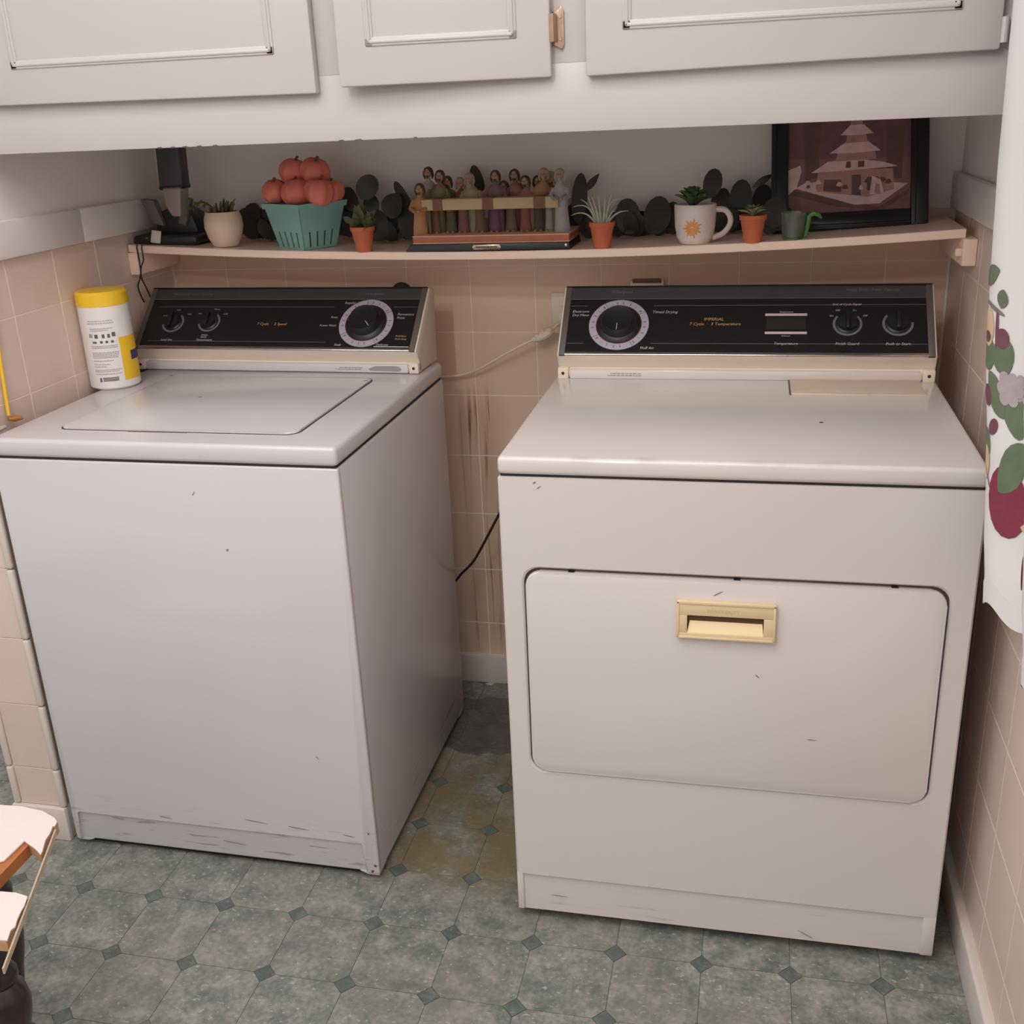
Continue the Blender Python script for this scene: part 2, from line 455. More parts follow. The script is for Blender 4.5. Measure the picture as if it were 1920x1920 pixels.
# ------------------------------------------------------------------ upper cabinet
CY = -.65
cab = thing('upper_cabinet', 'long white painted upper cabinet over the washer and dryer with framed doors', 'cabinet', (-.1, -.33, 1.397))
MB().box(LX+.002, RX-.003, CY+.02, .0, 1.499, 2.4).build('body', M['paint'], cab)
mb = MB()
FZ0, FZ1 = 1.397, 2.4
openings = [(-.9, -.335), (-.235, .06), (.165, .705)]
mb.box(LX+.002, RX-.003, CY, CY+.02, FZ0, 1.50, .0015)
mb.box(LX+.002, RX-.003, CY, CY+.02, 2.3, FZ1, .0015)
xs = [LX+.002] + [v for o in openings for v in o] + [RX-.003]
for a, b in zip(xs[::2], xs[1::2]): mb.box(a, b, CY, CY+.02, 1.4995, 2.3005, .0015)
mb.build('face_frame', M['paint'], cab)
M['chip'] = mat('chipped_edge', (96, 84, 78), .9)
mb = MB()
for px in (297, 322, 345, 372, 402, 640, 672, 779):
    p = at(px, 262+0, 1, CY-.0005); wd = random.uniform(.003, .008)
    mb.prism([(p.x-wd, FZ0-.0005), (p.x+wd, FZ0-.0005), (p.x+wd*.5, FZ0+.0022), (p.x-wd*.7, FZ0+.0016)], 1, CY-.0004, CY+.004)
mb.build('paint_chips', M['chip'], cab)['kind'] = 'stuff'
def cab_door(x0, x1, z0l, z0r, mo, hinge_side, ajar=0.0, zt=2.28):
    """mo: moulding rectangle x0,x1,z0; ajar swings the free side out"""
    T = .019; yb = CY-.001
    d = MB(); d.prism([(x0, z0l), (x1, z0r), (x1, zt), (x0, zt)], 1, yb-T, yb, .004, 2)
    m = MB(); a, b, z = mo; W = .014
    for (p0, p1, q0, q1) in ((a, b, z, z+W), (a, b, zt-.07-W, zt-.07)):
        m.box(p0, p1, yb-T-.0025, yb-T+.002, q0, q1, .003, 3); m.box(p0+.004, p1-.004, yb-T-.0048, yb-T, q0+.004, q1-.004, .0025, 2)
    for (p0, p1) in ((a, a+W), (b-W, b)):
        m.box(p0, p1, yb-T-.0025, yb-T+.002, z, zt-.07, .003, 3); m.box(p0+.004, p1-.004, yb-T-.0048, yb-T, z+.004, zt-.074, .0025, 2)
    if ajar:
        piv = Matrix.Translation((x1, yb, 0)); R = piv @ Matrix.Rotation(ajar, 4, 'Z') @ piv.inverted()
        bmesh.ops.transform(d.bm, matrix=R, verts=d.bm.verts); bmesh.ops.transform(m.bm, matrix=R, verts=m.bm.verts)
    o = d.build('door', M['paint'], cab); m.build('moulding', M['paint'], o); return o
def hinge(parent, x, zc, m, s=1.0):
    h = MB()
    out = [(x, zc-.026*s), (x+.006, zc-.024*s), (x+.014, zc-.032*s), (x+.018, zc-.024*s), (x+.018, zc+.024*s), (x+.013, zc+.032*s), (x+.006, zc+.022*s), (x, zc+.024*s)]
    h.prism(out, 1, CY-.005, CY-.0002, .001)
    o = h.build('hinge', m, parent)
    b = MB(); b.tube([(x+.002, CY-.017, zc-.02*s), (x+.002, CY-.017, zc+.02*s)], .0055, 10); b.box(x+.001, x+.006, CY-.017, CY-.003, zc-.018*s, zc+.018*s)
    b.build('barrel', m, o)
    for k in (-1, 1): MB().lathe([(.003, 0), (.0026, .0012)], (0, 0, 0), 10).build('screw', m, o, world=False).matrix_local = Matrix.Translation(Vector((x+.0125, CY-.005, zc+k*.016*s))-Vector(cab.location)) @ Matrix.Rotation(PI/2, 4, 'X')
d1 = cab_door(-.945, -.3105, 1.4785, 1.4725, (-.868, -.377, 1.535), 'l')
d2 = cab_door(-.263, .0815, 1.4795, 1.4795, (-.215, .029, 1.5375), 'r', ajar=.055)
d3 = cab_door(.137, .7365, 1.478, 1.486, (.194, .681, 1.541), 'r')
hinge(cab, .0835, 1.550, M['brass'])
hinge(cab, .7385, 1.512, M['paint'], .85)

# ------------------------------------------------------------------ appliances
TILT = math.radians(46.3)
PROF = [(.014, -.049), (.010, -.034), (.026, -.030), (0, 0), (.122, .117), (.150, .112), (.142, -.049)]
def rrect(x0, x1, z0, z1, r, n=5):
    p = []
    for cx, cz, a in ((x1-r, z0+r, -PI/2), (x1-r, z1-r, 0), (x0+r, z1-r, PI/2), (x0+r, z0+r, PI)):
        for i in range(n+1): p.append((cx+r*math.cos(a+PI/2*i/n), cz+r*math.sin(a+PI/2*i/n)))
    return p
def console(root, MC, W, strip_in):
    """MC: frame with origin at the middle of the face's lower edge. Returns the console part and the panel frame (u, v, out)"""
    h = W/2
    mb = MB(); mb.M = MC
    mb.prism(PROF, 0, -h, h, .004, 2)
    con = mb.build('console', M['almond'], root)
    mb = MB(); mb.M = MC; mb.box(-h+.024, h-.024, .008, .03, -.0495, -.031, .003, 2); mb.build('base_strip', M['washer'] if strip_in else M['dryer'], con)
    for k in (-1, 1):
        mb = MB(); mb.M = MC
        a, b = sorted((k*h, k*(h-.022)))
        mb.box(a, b, .007, .03, -.0495, -.027, .002, 2); tb = mb.build('end_tab', M['almond'], con)
        mb = MB(); mb.M = MC @ Matrix.Translation((k*(h-.011), .007, -.038)) @ Matrix.Rotation(PI/2, 4, 'X')
        mb.lathe([(.0032, -.001), (.0032, .0006), (.001, .0004)], n=10); mb.build('screw', M['screw'], con)
    MP = MC @ Matrix.Rotation(PI/2-TILT, 4, 'X')   # x along, y up the face, z out of the face
    def P(f, name, m, par=con, **k):
        b = MB(); b.M = MP; f(b); return b.build(name, m, par, **k)
    P(lambda b: b.box(-h+.016, h-.016, .008, .137, -.003, .0012), 'control_panel', M['black'], smooth=0)
    P(lambda b: b.box(-h+.016, h-.016, .138, .1655, -.003, .0014), 'top_band', M['band'], smooth=0)
    P(lambda b: b.box(-h+.004, h-.004, .1655, .1695, -.004, .0035, .001), 'top_lip', M['black'])
    for k in (-1, 1):
        a, b2 = sorted((k*(h-.004), k*(h-.0165)))
        P(lambda b: b.box(a, b2, .0005, .169, -.004, .003, .0012), 'end_frame', M['greyf'])
    P(lambda b: b.box(-h+.006, h-.006, .001, .0085, -.004, .0026, .0015), 'chrome_strip', M['chrome'])
    return con, MP, P
def dial(P, u, v, r, pointer):
    def ringf(b):
        b.ring((u, v, 0), r*.76, r, .001, .0024, 56)
        b.mi = 1
        for k in range(24):
            a = 2*PI*k/24; l = .2 if k % 6 else .24
            if k % 6 == 0:
                b.M = b.M @ Matrix.Translation((u, v, 0)) @ Matrix.Rotation(a+.55, 4, 'Z')
                b.box(r*.77, r*.995, -.0006, .0006, .0024, .0027); b.M = P.MP
            else:
                b.M = b.M @ Matrix.Translation((u, v, 0)) @ Matrix.Rotation(a+.4, 4, 'Z')
                b.box(r*.82, r*.92, -.0005-.0012*(k % 2), .0005+.0012*(k % 3 == 1), .0024, .0026); b.M = P.MP
    P(ringf, 'dial_ring', [M['ringm'], M['inkd']], smooth=30)
    P(lambda b: b.lathe([(r*.74, .001), (r*.74, .004), (r*.70, .0065), (r*.60, .009), (r*.55, .022), (r*.50, .026), (r*.40, .0245), (r*.18, .0235), (0.0005, .023)], (u, v, 0), 48), 'dial_knob', M['blackp'])
    P(lambda b: (b.ring((u, v, 0), r*.735, r*.765, .0012, .0035, 48)), 'knob_rim', mat('dark_red_rim', (96, 52, 62), .25))
    def mark(b):
        b.M = b.M @ Matrix.Translation((u, v, 0)) @ Matrix.Rotation(pointer, 4, 'Z'); b.box(r*.2, r*.46, -.0006, .0006, .0242, .0256)
    P(mark, 'pointer', M['ink'])
def small_knob(P, u, v, r, a0, a1, rm):
    P(lambda b: b.ring((u, v, 0), r*1.02, r*1.22, .001, .0022, 40, a0, a1), 'knob_ring', rm)
    def f(b):
        b.lathe([(r, .001), (r, .004), (r*.85, .006), (r*.8, .012), (.0005, .013)], (u, v, 0), 28)
        b.box(u-r*.16, u+r*.16, v-r*.82, v+r*.82, .012, .019, .002)
    P(f, 'control_knob', M['blackp'])
class PF:
    """callable that adds a sub-part drawn in the panel frame"""
    def __init__(s, con, MP): s.con, s.MP = con, MP
    def __call__(s, f, name, m, par=None, **k):
        b = MB(); b.M = s.MP; f(b); return b.build(name, m, par or s.con, **k)
def letters(P, items, m, name='lettering'):
    for (t, size, u, v, al) in items:
        P(lambda b: b.text(t, size, u, v, .0019, .18, al), name, m, smooth=0, recalc=False)

# ---- washer
WR = -.0083
wx, wy = -.2834-.3422*math.cos(WR), -.8116-.3422*math.sin(WR)
wash = thing('washing_machine', 'white top-loading washing machine against the left wall with a black control panel', 'washing machine', (wx, wy, 0), WR)
TW = Matrix.Translation((wx, wy, 0)) @ Matrix.Rotation(WR, 4, 'Z')
def wl_part(f, name, m, par=None, **k):
    b = MB(); b.M = TW; f(b); return b.build(name, m, par or wash, **k)
H = .3422
def wbody(b):
    b.box(-H, H, .0045, .652, .0145, .8685, .005, 3)
    b.prism([(-H, .0145), (-H+.013, .0145), (-H+.013, .084), (-H+.018, .0885), (H-.033, .0885), (H-.028, .084), (H-.028, .0145), (H, .0145), (H, .8685), (-H, .8685)], 1, 0, .014, .0032, 3)
    for x in (-H, H-.045): b.prism([(x+.002, .017), (x+.043, .017), (x+(.026 if x < 0 else .043), .0095), (x+(.002 if x < 0 else .019), .0095)], 1, .005 if x < 0 else .003, .05, .001)
    for x in (-H, H-.045): b.box(x, x+.045, .60, .652, .0095, .03, .004)
body = wl_part(wbody, 'cabinet', M['washer'])
wl_part(lambda b: (b.box(-H+.03, H-.03, .015, .62, .004, .03)), 'underside', M['dark'], smooth=0)
for x in (-H+.05, H-.05):
    for y in (.06, .59): wl_part(lambda b: b.lathe([(.018, 0), (.02, .004), (.012, .006), (.012, .024)], (x, y, 0), 14), 'levelling_foot', M['blackp'])
wl_part(lambda b: b.box(-H+.004, H-.004, .004, .648, .868, .8725), 'seam_shadow_fill', M['seam'], smooth=0)  # dark filler draws the shade in the seam under the deck
def wtop(b):
    b.box(-H, H, -.001, .652, .872, .9075, .009, 4)
deck = wl_part(wtop, 'top_deck', M['washer'])
LYF, LYB = .0675, .485
lid_pts = rrect(-.2405, .2405, LYF, LYB, .022)
wl_part(lambda b: b.prism(rrect(-.243, .243, LYF-.0025, LYB+.002, .024), 2, .905, .9081), 'lid_gap', M['seam'], deck, smooth=0)  # dark plate draws the shaded gap around the lid
wl_part(lambda b: b.prism(lid_pts, 2, .904, .9115, .002, 3), 'lid', M['washer'])
wl_part(lambda b: b.box(-.09, .03, LYF-.006, LYF+.006, .9073, .9078), 'finger_recess_shade', M['scuff'], deck, smooth=0)  # flat grey strip paints the shading of the finger recess
MCW = Matrix.Translation((-.6395, -.2765, .958)) @ Matrix.Rotation(-.03, 4, 'Z')
con, MP, _ = console(wash, MCW, .687, True)
P = PF(con, MP)
P(lambda b: b.box(.245, .325, .0105, .0125, .0012, .0018), 'white_line', M['ink'], smooth=0)
for u0, u1, v in ((-.31, .13, .1155), (.27, .325, .1155), (-.31, .13, .0215)): P(lambda b: b.box(u0, u1, v, v+.0007, .0012, .0016), 'panel_line', M['inkd'], smooth=0)
small_knob(P, -.259, .072, .022, -2.9, .9, M['ringd'])
small_knob(P, -.1675, .074, .022, -2.9, .9, M['ringd'])
dial(P, .2148, .0725, .0625, -.9)
letters(P, [('Load Size', .0075, -.276, .0225, 'l'), ('Temperature', .0075, -.187, .0225, 'l'), ('WASH', .0055, -.170, .036, 'c'), ('RINSE', .0055, -.170, .0305, 'c'),
            ('Small', .005, -.286, .089, 'c'), ('Med', .005, -.255, .105, 'c'), ('Large', .005, -.224, .094, 'c'),
            ('Hot', .0055, -.197, .095, 'c'), ('Warm', .0055, -.158, .107, 'c'), ('Cold', .0055, -.133, .094, 'c'),
            ('Regular', .0085, .153, .124, 'l'), ('Permanent', .0085, .283, .0935, 'l'), ('Press', .0085, .283, .0845, 'l'), ('Delicate', .0085, .249, .0135, 'l'),
            ('Soak', .0085, .152, .0125, 'l'), ('Power Wash', .0075, .106, .0635, 'l'), ('Rinse', .0075, .128, .0855, 'l')], M['ink'])
letters(P, [('7 Cycle  ·  2 Speed', .0095, -.047, .066, 'l'), ('Pull-Start', .0065, .290, .037, 'l'), ('Push-Stop', .0065, .290, .0295, 'l')], M['inkg'])
letters(P, [('Heavy Duty   Super Capacity', .0085, -.281, .149, 'l'), ('Whirlpool', .0105, .195, .148, 'l')], M['inkd'], 'faded_lettering')
def residue(b):
    b.M = MCW
    b.prism([(.232, -.0445), (.300, -.045), (.305, -.040), (.297, -.0335), (.245, -.034), (.228, -.040)], 1, .0074, .0085)
P(residue, 'adhesive_residue', mat('residue_grey', (150, 146, 146), .7), smooth=0)
def fine_print(b):
    b.M = MCW
    for z, x0, x1 in ((-.0385, .16, .215), (-.0425, .15, .205)):
        x = x0
        while x < x1:
            wd = random.uniform(.003, .008); b.box(x, x+wd, .0076, .009, z, z+.0012); x += wd+.0015
P(fine_print, 'fine_print', M['inkd'], smooth=0)['kind'] = 'stuff'
# scuffs and rust specks on the washer
def scuffs(root, TM, marks, m, ywhere=-.0006):
    for (x, z, L, a, wd) in marks:
        b = MB(); b.M = TM @ Matrix.Translation((x, ywhere, z)) @ Matrix.Rotation(-a, 4, 'Y')
        b.prism([(-L/2, 0), (-L/4, -wd/2), (L/4, -wd/3), (L/2, wd*.2), (L/5, wd/2), (-L/4, wd/2)], 1, 0, .0008)
        b.build('scuff', m, root, smooth=0)
def wloc(px, py):
    p = TW.inverted() @ at(px, py, 1, wy); return p.x, p.z
S = [(*wloc(427, 1031), .005, .3, .004), (*wloc(363, 925), .012, .9, .0012), (*wloc(596, 1420), .008, -.9, .0012), (*wloc(310, 1533), .03, -.12, .0016), (*wloc(480, 1540), .05, -.1, .0014),
     (*wloc(560, 1552), .045, -.1, .0016), (*wloc(655, 1566), .025, -.15, .0014), (*wloc(220, 1535), .03, -.1, .0012), (*wloc(692, 1562), .006, .9, .004), (*wloc(440, 1580), .05, -.1, .0014)]
scuffs(body, TW, S, M['scuff'])
scuffs(body, TW, [(*wloc(700, 1632), .008, .8, .005), (*wloc(705, 1622), .006, 1.2, .006)], M['rust'])
def top_marks(b):
    for x, y in ((-.07, .30), (-.235, .478), (.236, .47), (.232, .455)): b.prism([(x-.004, y-.003), (x+.004, y-.001), (x+.003, y+.003)], 2, .9116, .9119)
wl_part(top_marks, 'chip_marks', M['screw'], smooth=0)['kind'] = 'stuff'

# ---- dryer
DX, DYF = .3816, -.8686
dry = thing('clothes_dryer', 'cream-white front-loading clothes dryer with a wide drop-down door, right of the washer', 'dryer', (DX, DYF, 0))
TD = Matrix.Translation((DX, DYF, 0))
def d_part(f, name, m, par=None, **k):
    b = MB(); b.M = TD; f(b); return b.build(name, m, par or dry, **k)
HD = .369
# door opening rectangle (local x, z)
OX0, OX1, OZ0, OZ1 = -.3330, .3330, .3340, .7270
def dbody(b):
    b.box(-HD, HD, .012, .69, .0225, .884, .006, 3)
    for x in (-HD, HD-.05): b.box(x, x+.05, .012, .06, .013, .03, .004)
    for x in (-HD, HD-.05): b.box(x, x+.05, .64, .69, .013, .03, .004)
dbd = d_part(dbody, 'cabinet', M['dryer'])
def dfront(b):
    # front sheet with a rounded rectangular opening for the door
    out = rrect(-HD, HD, .105, .884, .003, 6); inn = rrect(OX0, OX1, OZ0, OZ1, .028, 6)
    n = len(out); v = []; rings = [(out, .013), (out, .003), ([(x*(1-.003/HD) if abs(x) > .3 else x, z) for x, z in out], 0.0), ([(x-math.copysign(.003, x), z+(.003 if z < .4 else -.003)) for x, z in inn], 0.0) , (inn, .003), (inn, .009)]
    rings[3] = ([(x+math.copysign(.003, x), z-(.003 if z < .5 else -.003)) for x, z in inn], 0.0)
    for ring, y in rings: v += [(x, y, z) for x, z in ring]
    f = [(k*n+i, k*n+(i+1) % n, (k+1)*n+(i+1) % n, (k+1)*n+i) for k in range(len(rings)-1) for i in range(n)]
    b._new(v, f)
d_part(dfront, 'front_panel', M['dryer'])
def dkick(b):
    b.box(-HD+.004, HD-.004, .0045, .014, .0225, .112)
    b.box(-HD, -HD+.0125, .0002, .014, .0225, .108, .0025, 2); b.box(HD-.022, HD, .0002, .014, .0225, .108, .0025, 2)
d_part(dkick, 'kick_panel', M['dryer'])
d_part(lambda b: b.prism(rrect(OX0+.001, OX1-.001, OZ0+.001, OZ1-.001, .027, 6), 1, .0086, .0095), 'door_recess', mat('door_recess_tan', (96, 76, 64), .7), smooth=0)
door = d_part(lambda b: b.prism(rrect(OX0+.0042, OX1-.0042, OZ0+.0035, OZ1-.0058, .024, 6), 1, -.004, .0085, .003, 3), 'door', M['dryer'])
def bumps(b):
    for px in (1072, 1383, 1681):
        p = at(px, 1090, 1, DYF); b.box(p.x-DX-.006, p.x-DX+.004, .002, .01, OZ1-.011, OZ1-.004)
d_part(bumps, 'door_bumpers', M['dark'], smooth=0)
# handle: bezel with a shallow pocket, its shading put into the colours
hx0, hx1, hz0, hz1 = .304-DX, .4555-DX, .6225, .6865
ix0, ix1, iz0, iz1 = hx0+.0145, hx1-.0165, .6315, .6625
def hbez(b):
    for (a0, a1, c0, c1) in ((hx0, hx1, iz1, hz1), (hx0, hx1, hz0, iz0), (hx0, ix0, iz0, iz1), (ix1, hx1, iz0, iz1)):
        b.box(a0, a1, -.0125, -.003, c0, c1, .001)
    b.box(hx0-.002, hx1+.002, -.0140, -.006, hz1-.004, hz1+.001, .001); b.box(hx0-.002, hx1+.002, -.0140, -.006, hz0-.001, hz0+.003, .001)
    b.box(hx0-.002, hx0+.002, -.0140, -.006, hz0, hz1, .001); b.box(hx1-.002, hx1+.002, -.0140, -.006, hz0, hz1, .001)
hd = d_part(hbez, 'handle', M['handle'], door)
d_part(lambda b: b.poly([(ix0, -.0112, iz0-.0015), (ix1, -.0112, iz0-.0015), (ix1-.002, -.0046, iz1-.0125), (ix0+.004, -.0046, iz1-.0125)]), 'grip_slope', mat('grip_cream_lit', (246, 222, 178), .5), door, smooth=0)  # lighter cream paints the lit slope of the pocket
d_part(lambda b: b.box(ix0, ix1, -.0046, -.0041, iz0, iz1), 'grip_slot', mat('slot_shade_brown', (92, 66, 40), .8), door, smooth=0)  # dark plate paints the shade inside the pocket
def hemb(b):
    b.M = TD @ Matrix.Translation((0, -.0129, 0)) @ Matrix.Rotation(PI/2, 4, 'X')
    b.text('HEAVY DUTY', .0085, (hx0+hx1)/2-.004, .669, 0, 0, 'c')
d_part(hemb, 'embossed_lettering', mat('embossed_cream', (206, 180, 136), .5), door, smooth=0, recalc=False)
d_part(lambda b: (b.box(-HD+.03, HD-.03, .03, .66, .004, .03)), 'underside', M['dark'], smooth=0)
for x in (-HD+.05, HD-.05):
    for y in (.07, .63): d_part(lambda b: b.lathe([(.02, 0), (.022, .004), (.012, .007), (.012, .026)], (x, y, 0), 14), 'levelling_foot', M['blackp'])
d_part(lambda b: b.box(-HD+.004, HD-.004, .006, .686, .8835, .8885), 'seam_shadow_fill', M['seam'], smooth=0)  # dark filler draws the shade in the seam under the top panel
dtop = d_part(lambda b: b.box(-HD, HD, -.001, .69, .888, .918, .008, 4), 'top_panel', M['dryer'])
# lint screen lid on the top
lx0, lx1, ly0, ly1 = .479-DX, .717-DX, -.455-DYF, -.345-DYF
M['lint'] = mat('lint_lid_beige', (208, 190, 174), .45)
lint = d_part(lambda b: b.box(lx0, lx1, ly0, ly1, .9165, .9215, .002, 2), 'lint_lid', M['lint'], dry)
d_part(lambda b: (b.box(lx0+.01, lx1-.012, ly0+.012, ly1-.01, .9215, .9222, .0003), b.box(lx0+.08, lx0+.14, ly0-.003, ly0+.003, .9175, .9215, .001)), 'lid_inset', M['lint'], lint)
d_part(lambda b: b.box(lx0-.003, lx0+.0005, ly0-.001, ly1+.001, .9165, .9195), 'lid_edge', M['greyf'], lint, smooth=0)
MCD = Matrix.Translation((.3835, -.354, .967))
con, MP, _ = console(dry, MCD, .725, False)
P = PF(con, MP)
for u0, u1, v in ((-.345, -.31, .120), (-.175, .345, .120), (-.345, -.31, .0285), (-.175, .345, .0285)): P(lambda b: b.box(u0, u1, v, v+.0007, .0012, .0016), 'panel_line', M['inkd'], smooth=0)
dial(P, -.2426, .0735, .0605, -1.6)
small_knob(P, .2002, .075, .0225, -3.9, .75, M['ringd'])
small_knob(P, .293, .076, .0235, -3.9, .1, M['ringd'])
for v in (.0945, .0515): P(lambda b: b.box(.045, .1248, v, v+.0055, .0012, .0017), 'pink_bar', M['pink'], smooth=0)
P(lambda b: b.box(.048, .122, .0625, .090, .0012, .002), 'display_window', mat('display_green', (44, 44, 38), .3), smooth=0)
letters(P, [('Electronic', .0085, -.340, .1035, 'l'), ('Dry Miser', .0085, -.340, .0945, 'l'), ('Timed Drying', .009, -.177, .1015, 'l'), ('Fluff Air', .0085, -.196, .015, 'l'),
            ('Temperature', .005, .085, .102, 'c'), ('Selector', .005, .085, .0455, 'c'), ('Temperature', .0085, .085, .0265, 'c'), ('Finish Guard', .0085, .199, .0265, 'c'), ('Push to Start', .0085, .292, .0265, 'c')], M['ink'])
letters(P, [('On', .006, .170, .092, 'c'), ('Off', .006, .182, .105, 'c'), ('On', .006, .213, .105, 'c'), ('Off', .006, .233, .092, 'c'), ('End of Cycle Signal', .007, .199, .119, 'c')], M['pink'])
letters(P, [('IMPERIAL', .0095, -.0545, .0835, 'c'), ('7 Cycle  ·  3 Temperature', .0095, -.052, .072, 'c')], M['inkg'])
letters(P, [('Heavy Duty   Super Capacity', .0085, .198, .1535, 'l'), ('Whirlpool', .0105, -.265, .1515, 'l')], M['inkd'], 'faded_lettering')
def fine_print2(b):
    b.M = MCD
    for z, x0, x1 in ((-.0385, -.255, -.20), (-.0425, -.26, -.195)):
        x = x0
        while x < x1:
            wd = random.uniform(.003, .008); b.box(x, x+wd, .0076, .009, z, z+.0012); x += wd+.0015
P(fine_print2, 'fine_print', M['inkd'], smooth=0)['kind'] = 'stuff'
def dloc(px, py):
    p = at(px, py, 1, DYF); return p.x-DX, p.z
scuffs(door, TD, [(*dloc(1347, 1111), .018, .5, .0016), (*dloc(1420, 1266), .009, -.7, .0016), (*dloc(1522, 1385), .016, -.05, .001)], M['scuff'], -.0046)
scuffs(dbd, TD, [(*dloc(1002, 905), .006, .5, .002), (*dloc(1010, 914), .009, .6, .0014), (*dloc(1510, 1752), .03, -.5, .0012), (*dloc(1050, 1680), .03, -.05, .001)], M['scuff'])
d_part(lambda b: b.lathe([(.004, .9179), (.003, .9183)], (.524-DX, -.637-DYF, 0), 8), 'speck', M['screw'], dtop)

# ------------------------------------------------------------------ shelf with its cleats
def shelf_z(x):   # top of the sagging board
    s = (x+.1)/.89
    return 1.158+.0275*s*s+.005*s
def shelf_yf(x): return -.222-.041*(x+.1)
SHX0, SHX1 = -.999, .789
mb = MB(); n = 28; v = []
for i in range(n+1):
    x = SHX0+(SHX1-SHX0)*i/n; z = shelf_z(x); yf = shelf_yf(x)
    yb = -.001
    v += [(x, yf, z-.0165), (x, yf-.001, z-.015), (x, yf-.001, z-.0015), (x, yf, z), (x, yb, z), (x, yb, z-.0165)]
f = [(6*i+k, 6*i+(k+1) % 6, 6*(i+1)+(k+1) % 6, 6*(i+1)+k) for i in range(n) for k in range(6)]+[(5, 4, 3, 2, 1, 0), tuple(6*n+k for k in range(6))]
mb._new(v, f)
tag(recentre(mb.build('wall_shelf', M['shelf'], smooth=30)), 'long sagging white-painted wooden shelf on the back wall above the machines', 'shelf')
zl, zr = shelf_z(-.99)-.017, shelf_z(.785)-.017
tag(recentre(MB().box(LX+.0005, LX+.024, -.189, -.002, zl-.05, zl, .002).build('shelf_cleat', M['shelf'])), 'short painted wooden cleat under the left end of the shelf', 'bracket', None)
mb = MB(); mb.box(RX-.026, RX-.0005, -.272, -.002, zr-.05, zr, .002); mb.box(RX-.037, RX-.024, -.262, -.25, zr-.034, zr-.018, .004, 2)
tag(recentre(mb.build('shelf_cleat', M['shelf'])), 'short painted wooden cleat under the right end of the shelf', 'bracket')
#__PART2__
# ------------------------------------------------------------------ things on the shelf
def leafmesh(b, base, tip, width, up, cup=.15, n=6):
    """a leaf as a cupped two-sided blade from base to tip; up = rough facing direction"""
    base, tip = Vector(base), Vector(tip); d = tip-base; L = d.length; t = d/L
    side = t.cross(Vector(up)).normalized(); nrm = side.cross(t)
    v = []; rows = 9 if width > .02 else 7
    for i in range(rows):
        if width > .02: s = (1-math.cos(PI*i/(rows-1)))/2; w = width/2*math.sqrt(max(.0004, 1-(2*s-1)**2))
        else: s = i/6; w = [0.05, .55, .92, 1.0, .82, .45, .03][i]*width/2
        c = base+d*s+nrm*(math.sin(s*PI)*L*.08)
        v += [c-side*w+nrm*w*cup*2, c, c+side*w+nrm*w*cup*2]
    f = []
    for i in range(rows-1):
        a = 3*i; f += [(a, a+1, a+4, a+3), (a+1, a+2, a+5, a+4)]
    b._new(v, f)
def strap_leaf(b, pts, w0, w1=.0004):
    n = len(pts); b.tube(pts, [w0+(w1-w0)*(i/(n-1))**1.4 for i in range(n)], 6)
def bez(p0, p1, p2, n=9):
    p0, p1, p2 = map(Vector, (p0, p1, p2))
    return [p0*(1-t)**2+p1*2*t*(1-t)+p2*t*t for t in [i/(n-1) for i in range(n)]]
def on_shelf(px, py, y):
    p = at(px, py, 1, y); return p.x, y, shelf_z(p.x)

M['terra'] = mat('terracotta', (196, 104, 68), .75, noise=.1, nscale=40)
M['soil'] = mat('soil', (52, 42, 34), .95)
M['leafd'] = mat('dark_leaf', (58, 57, 52), .5, noise=.25, nscale=30)
M['succ'] = mat('succulent_green', (84, 106, 66), .5, noise=.2, nscale=40)
M['succd'] = mat('olive_green', (82, 84, 52), .6, noise=.25, nscale=50)
M['pale'] = mat('pale_succulent', (168, 166, 120), .5, noise=.15, nscale=50)
M['silver'] = mat('silver_green', (176, 180, 158), .55, noise=.1, nscale=60)
M['ceramic'] = mat('cream_ceramic', (222, 200, 178), .4, noise=.07, nscale=35, bump=.3, bscale=45)
M['mugw'] = mat('white_stoneware', (222, 208, 200), .3, noise=.03, nscale=40)
M['orange'] = mat('orange_glaze', (222, 152, 84), .5, noise=.2, nscale=80)
M['teal'] = mat('teal_basket', (136, 184, 174), .45, noise=.06, nscale=30)
M['coral'] = mat('coral_fruit', (224, 124, 106), .6, noise=.12, nscale=25)
M['stemb'] = mat('brown_stem', (104, 82, 56), .8)
M['dockd'] = mat('dark_plastic', (40, 38, 42), .4)
M['vacd'] = mat('charcoal_plastic', (66, 62, 68), .5)
M['vacg'] = mat('grey_plastic', (156, 142, 136), .45, metal=.2)
M['prong'] = mat('mid_grey_plastic', (108, 100, 98), .5)
M['label'] = mat('white_sticker', (206, 196, 186), .6)

# charging dock with a hand vacuum
dx, dy, dz = on_shelf(338, 450, -.105)
dk = thing('charging_dock', 'black charging dock with grey prongs at the left end of the shelf', 'charger', (dx, dy, dz))
MB().box(dx-.085, dx+.075, dy-.062, dy+.055, dz, dz+.022, .008, 3).build('base', M['dockd'], dk)
b = MB(); b.prism([(dx-.05, dz+.02), (dx+.062, dz+.02), (dx+.052, dz+.062), (dx+.03, dz+.078), (dx-.012, dz+.078), (dx-.036, dz+.066)], 1, dy-.022, dy+.045, .006, 2); b.build('body', M['dockd'], dk)
for s, x0, x1 in ((1, dx-.058, dx-.030), (-1, dx+.030, dx+.052)):
    b = MB(); q = .014*s
    b.prism([(x0-q*.2+q, dz+.045), (x1+q, dz+.04), (x1-q*.35, dz+.098), (x0-q*.7, dz+.102)], 1, dy-.034, dy-.012, .003, 2); b.build('prong', M['prong'], dk)
b = MB(); b.M = Matrix.Translation((dx-.026, dy-.0665, dz+.006)) @ Matrix.Rotation(.12, 4, 'Y') @ Matrix.Rotation(-.25, 4, 'X')
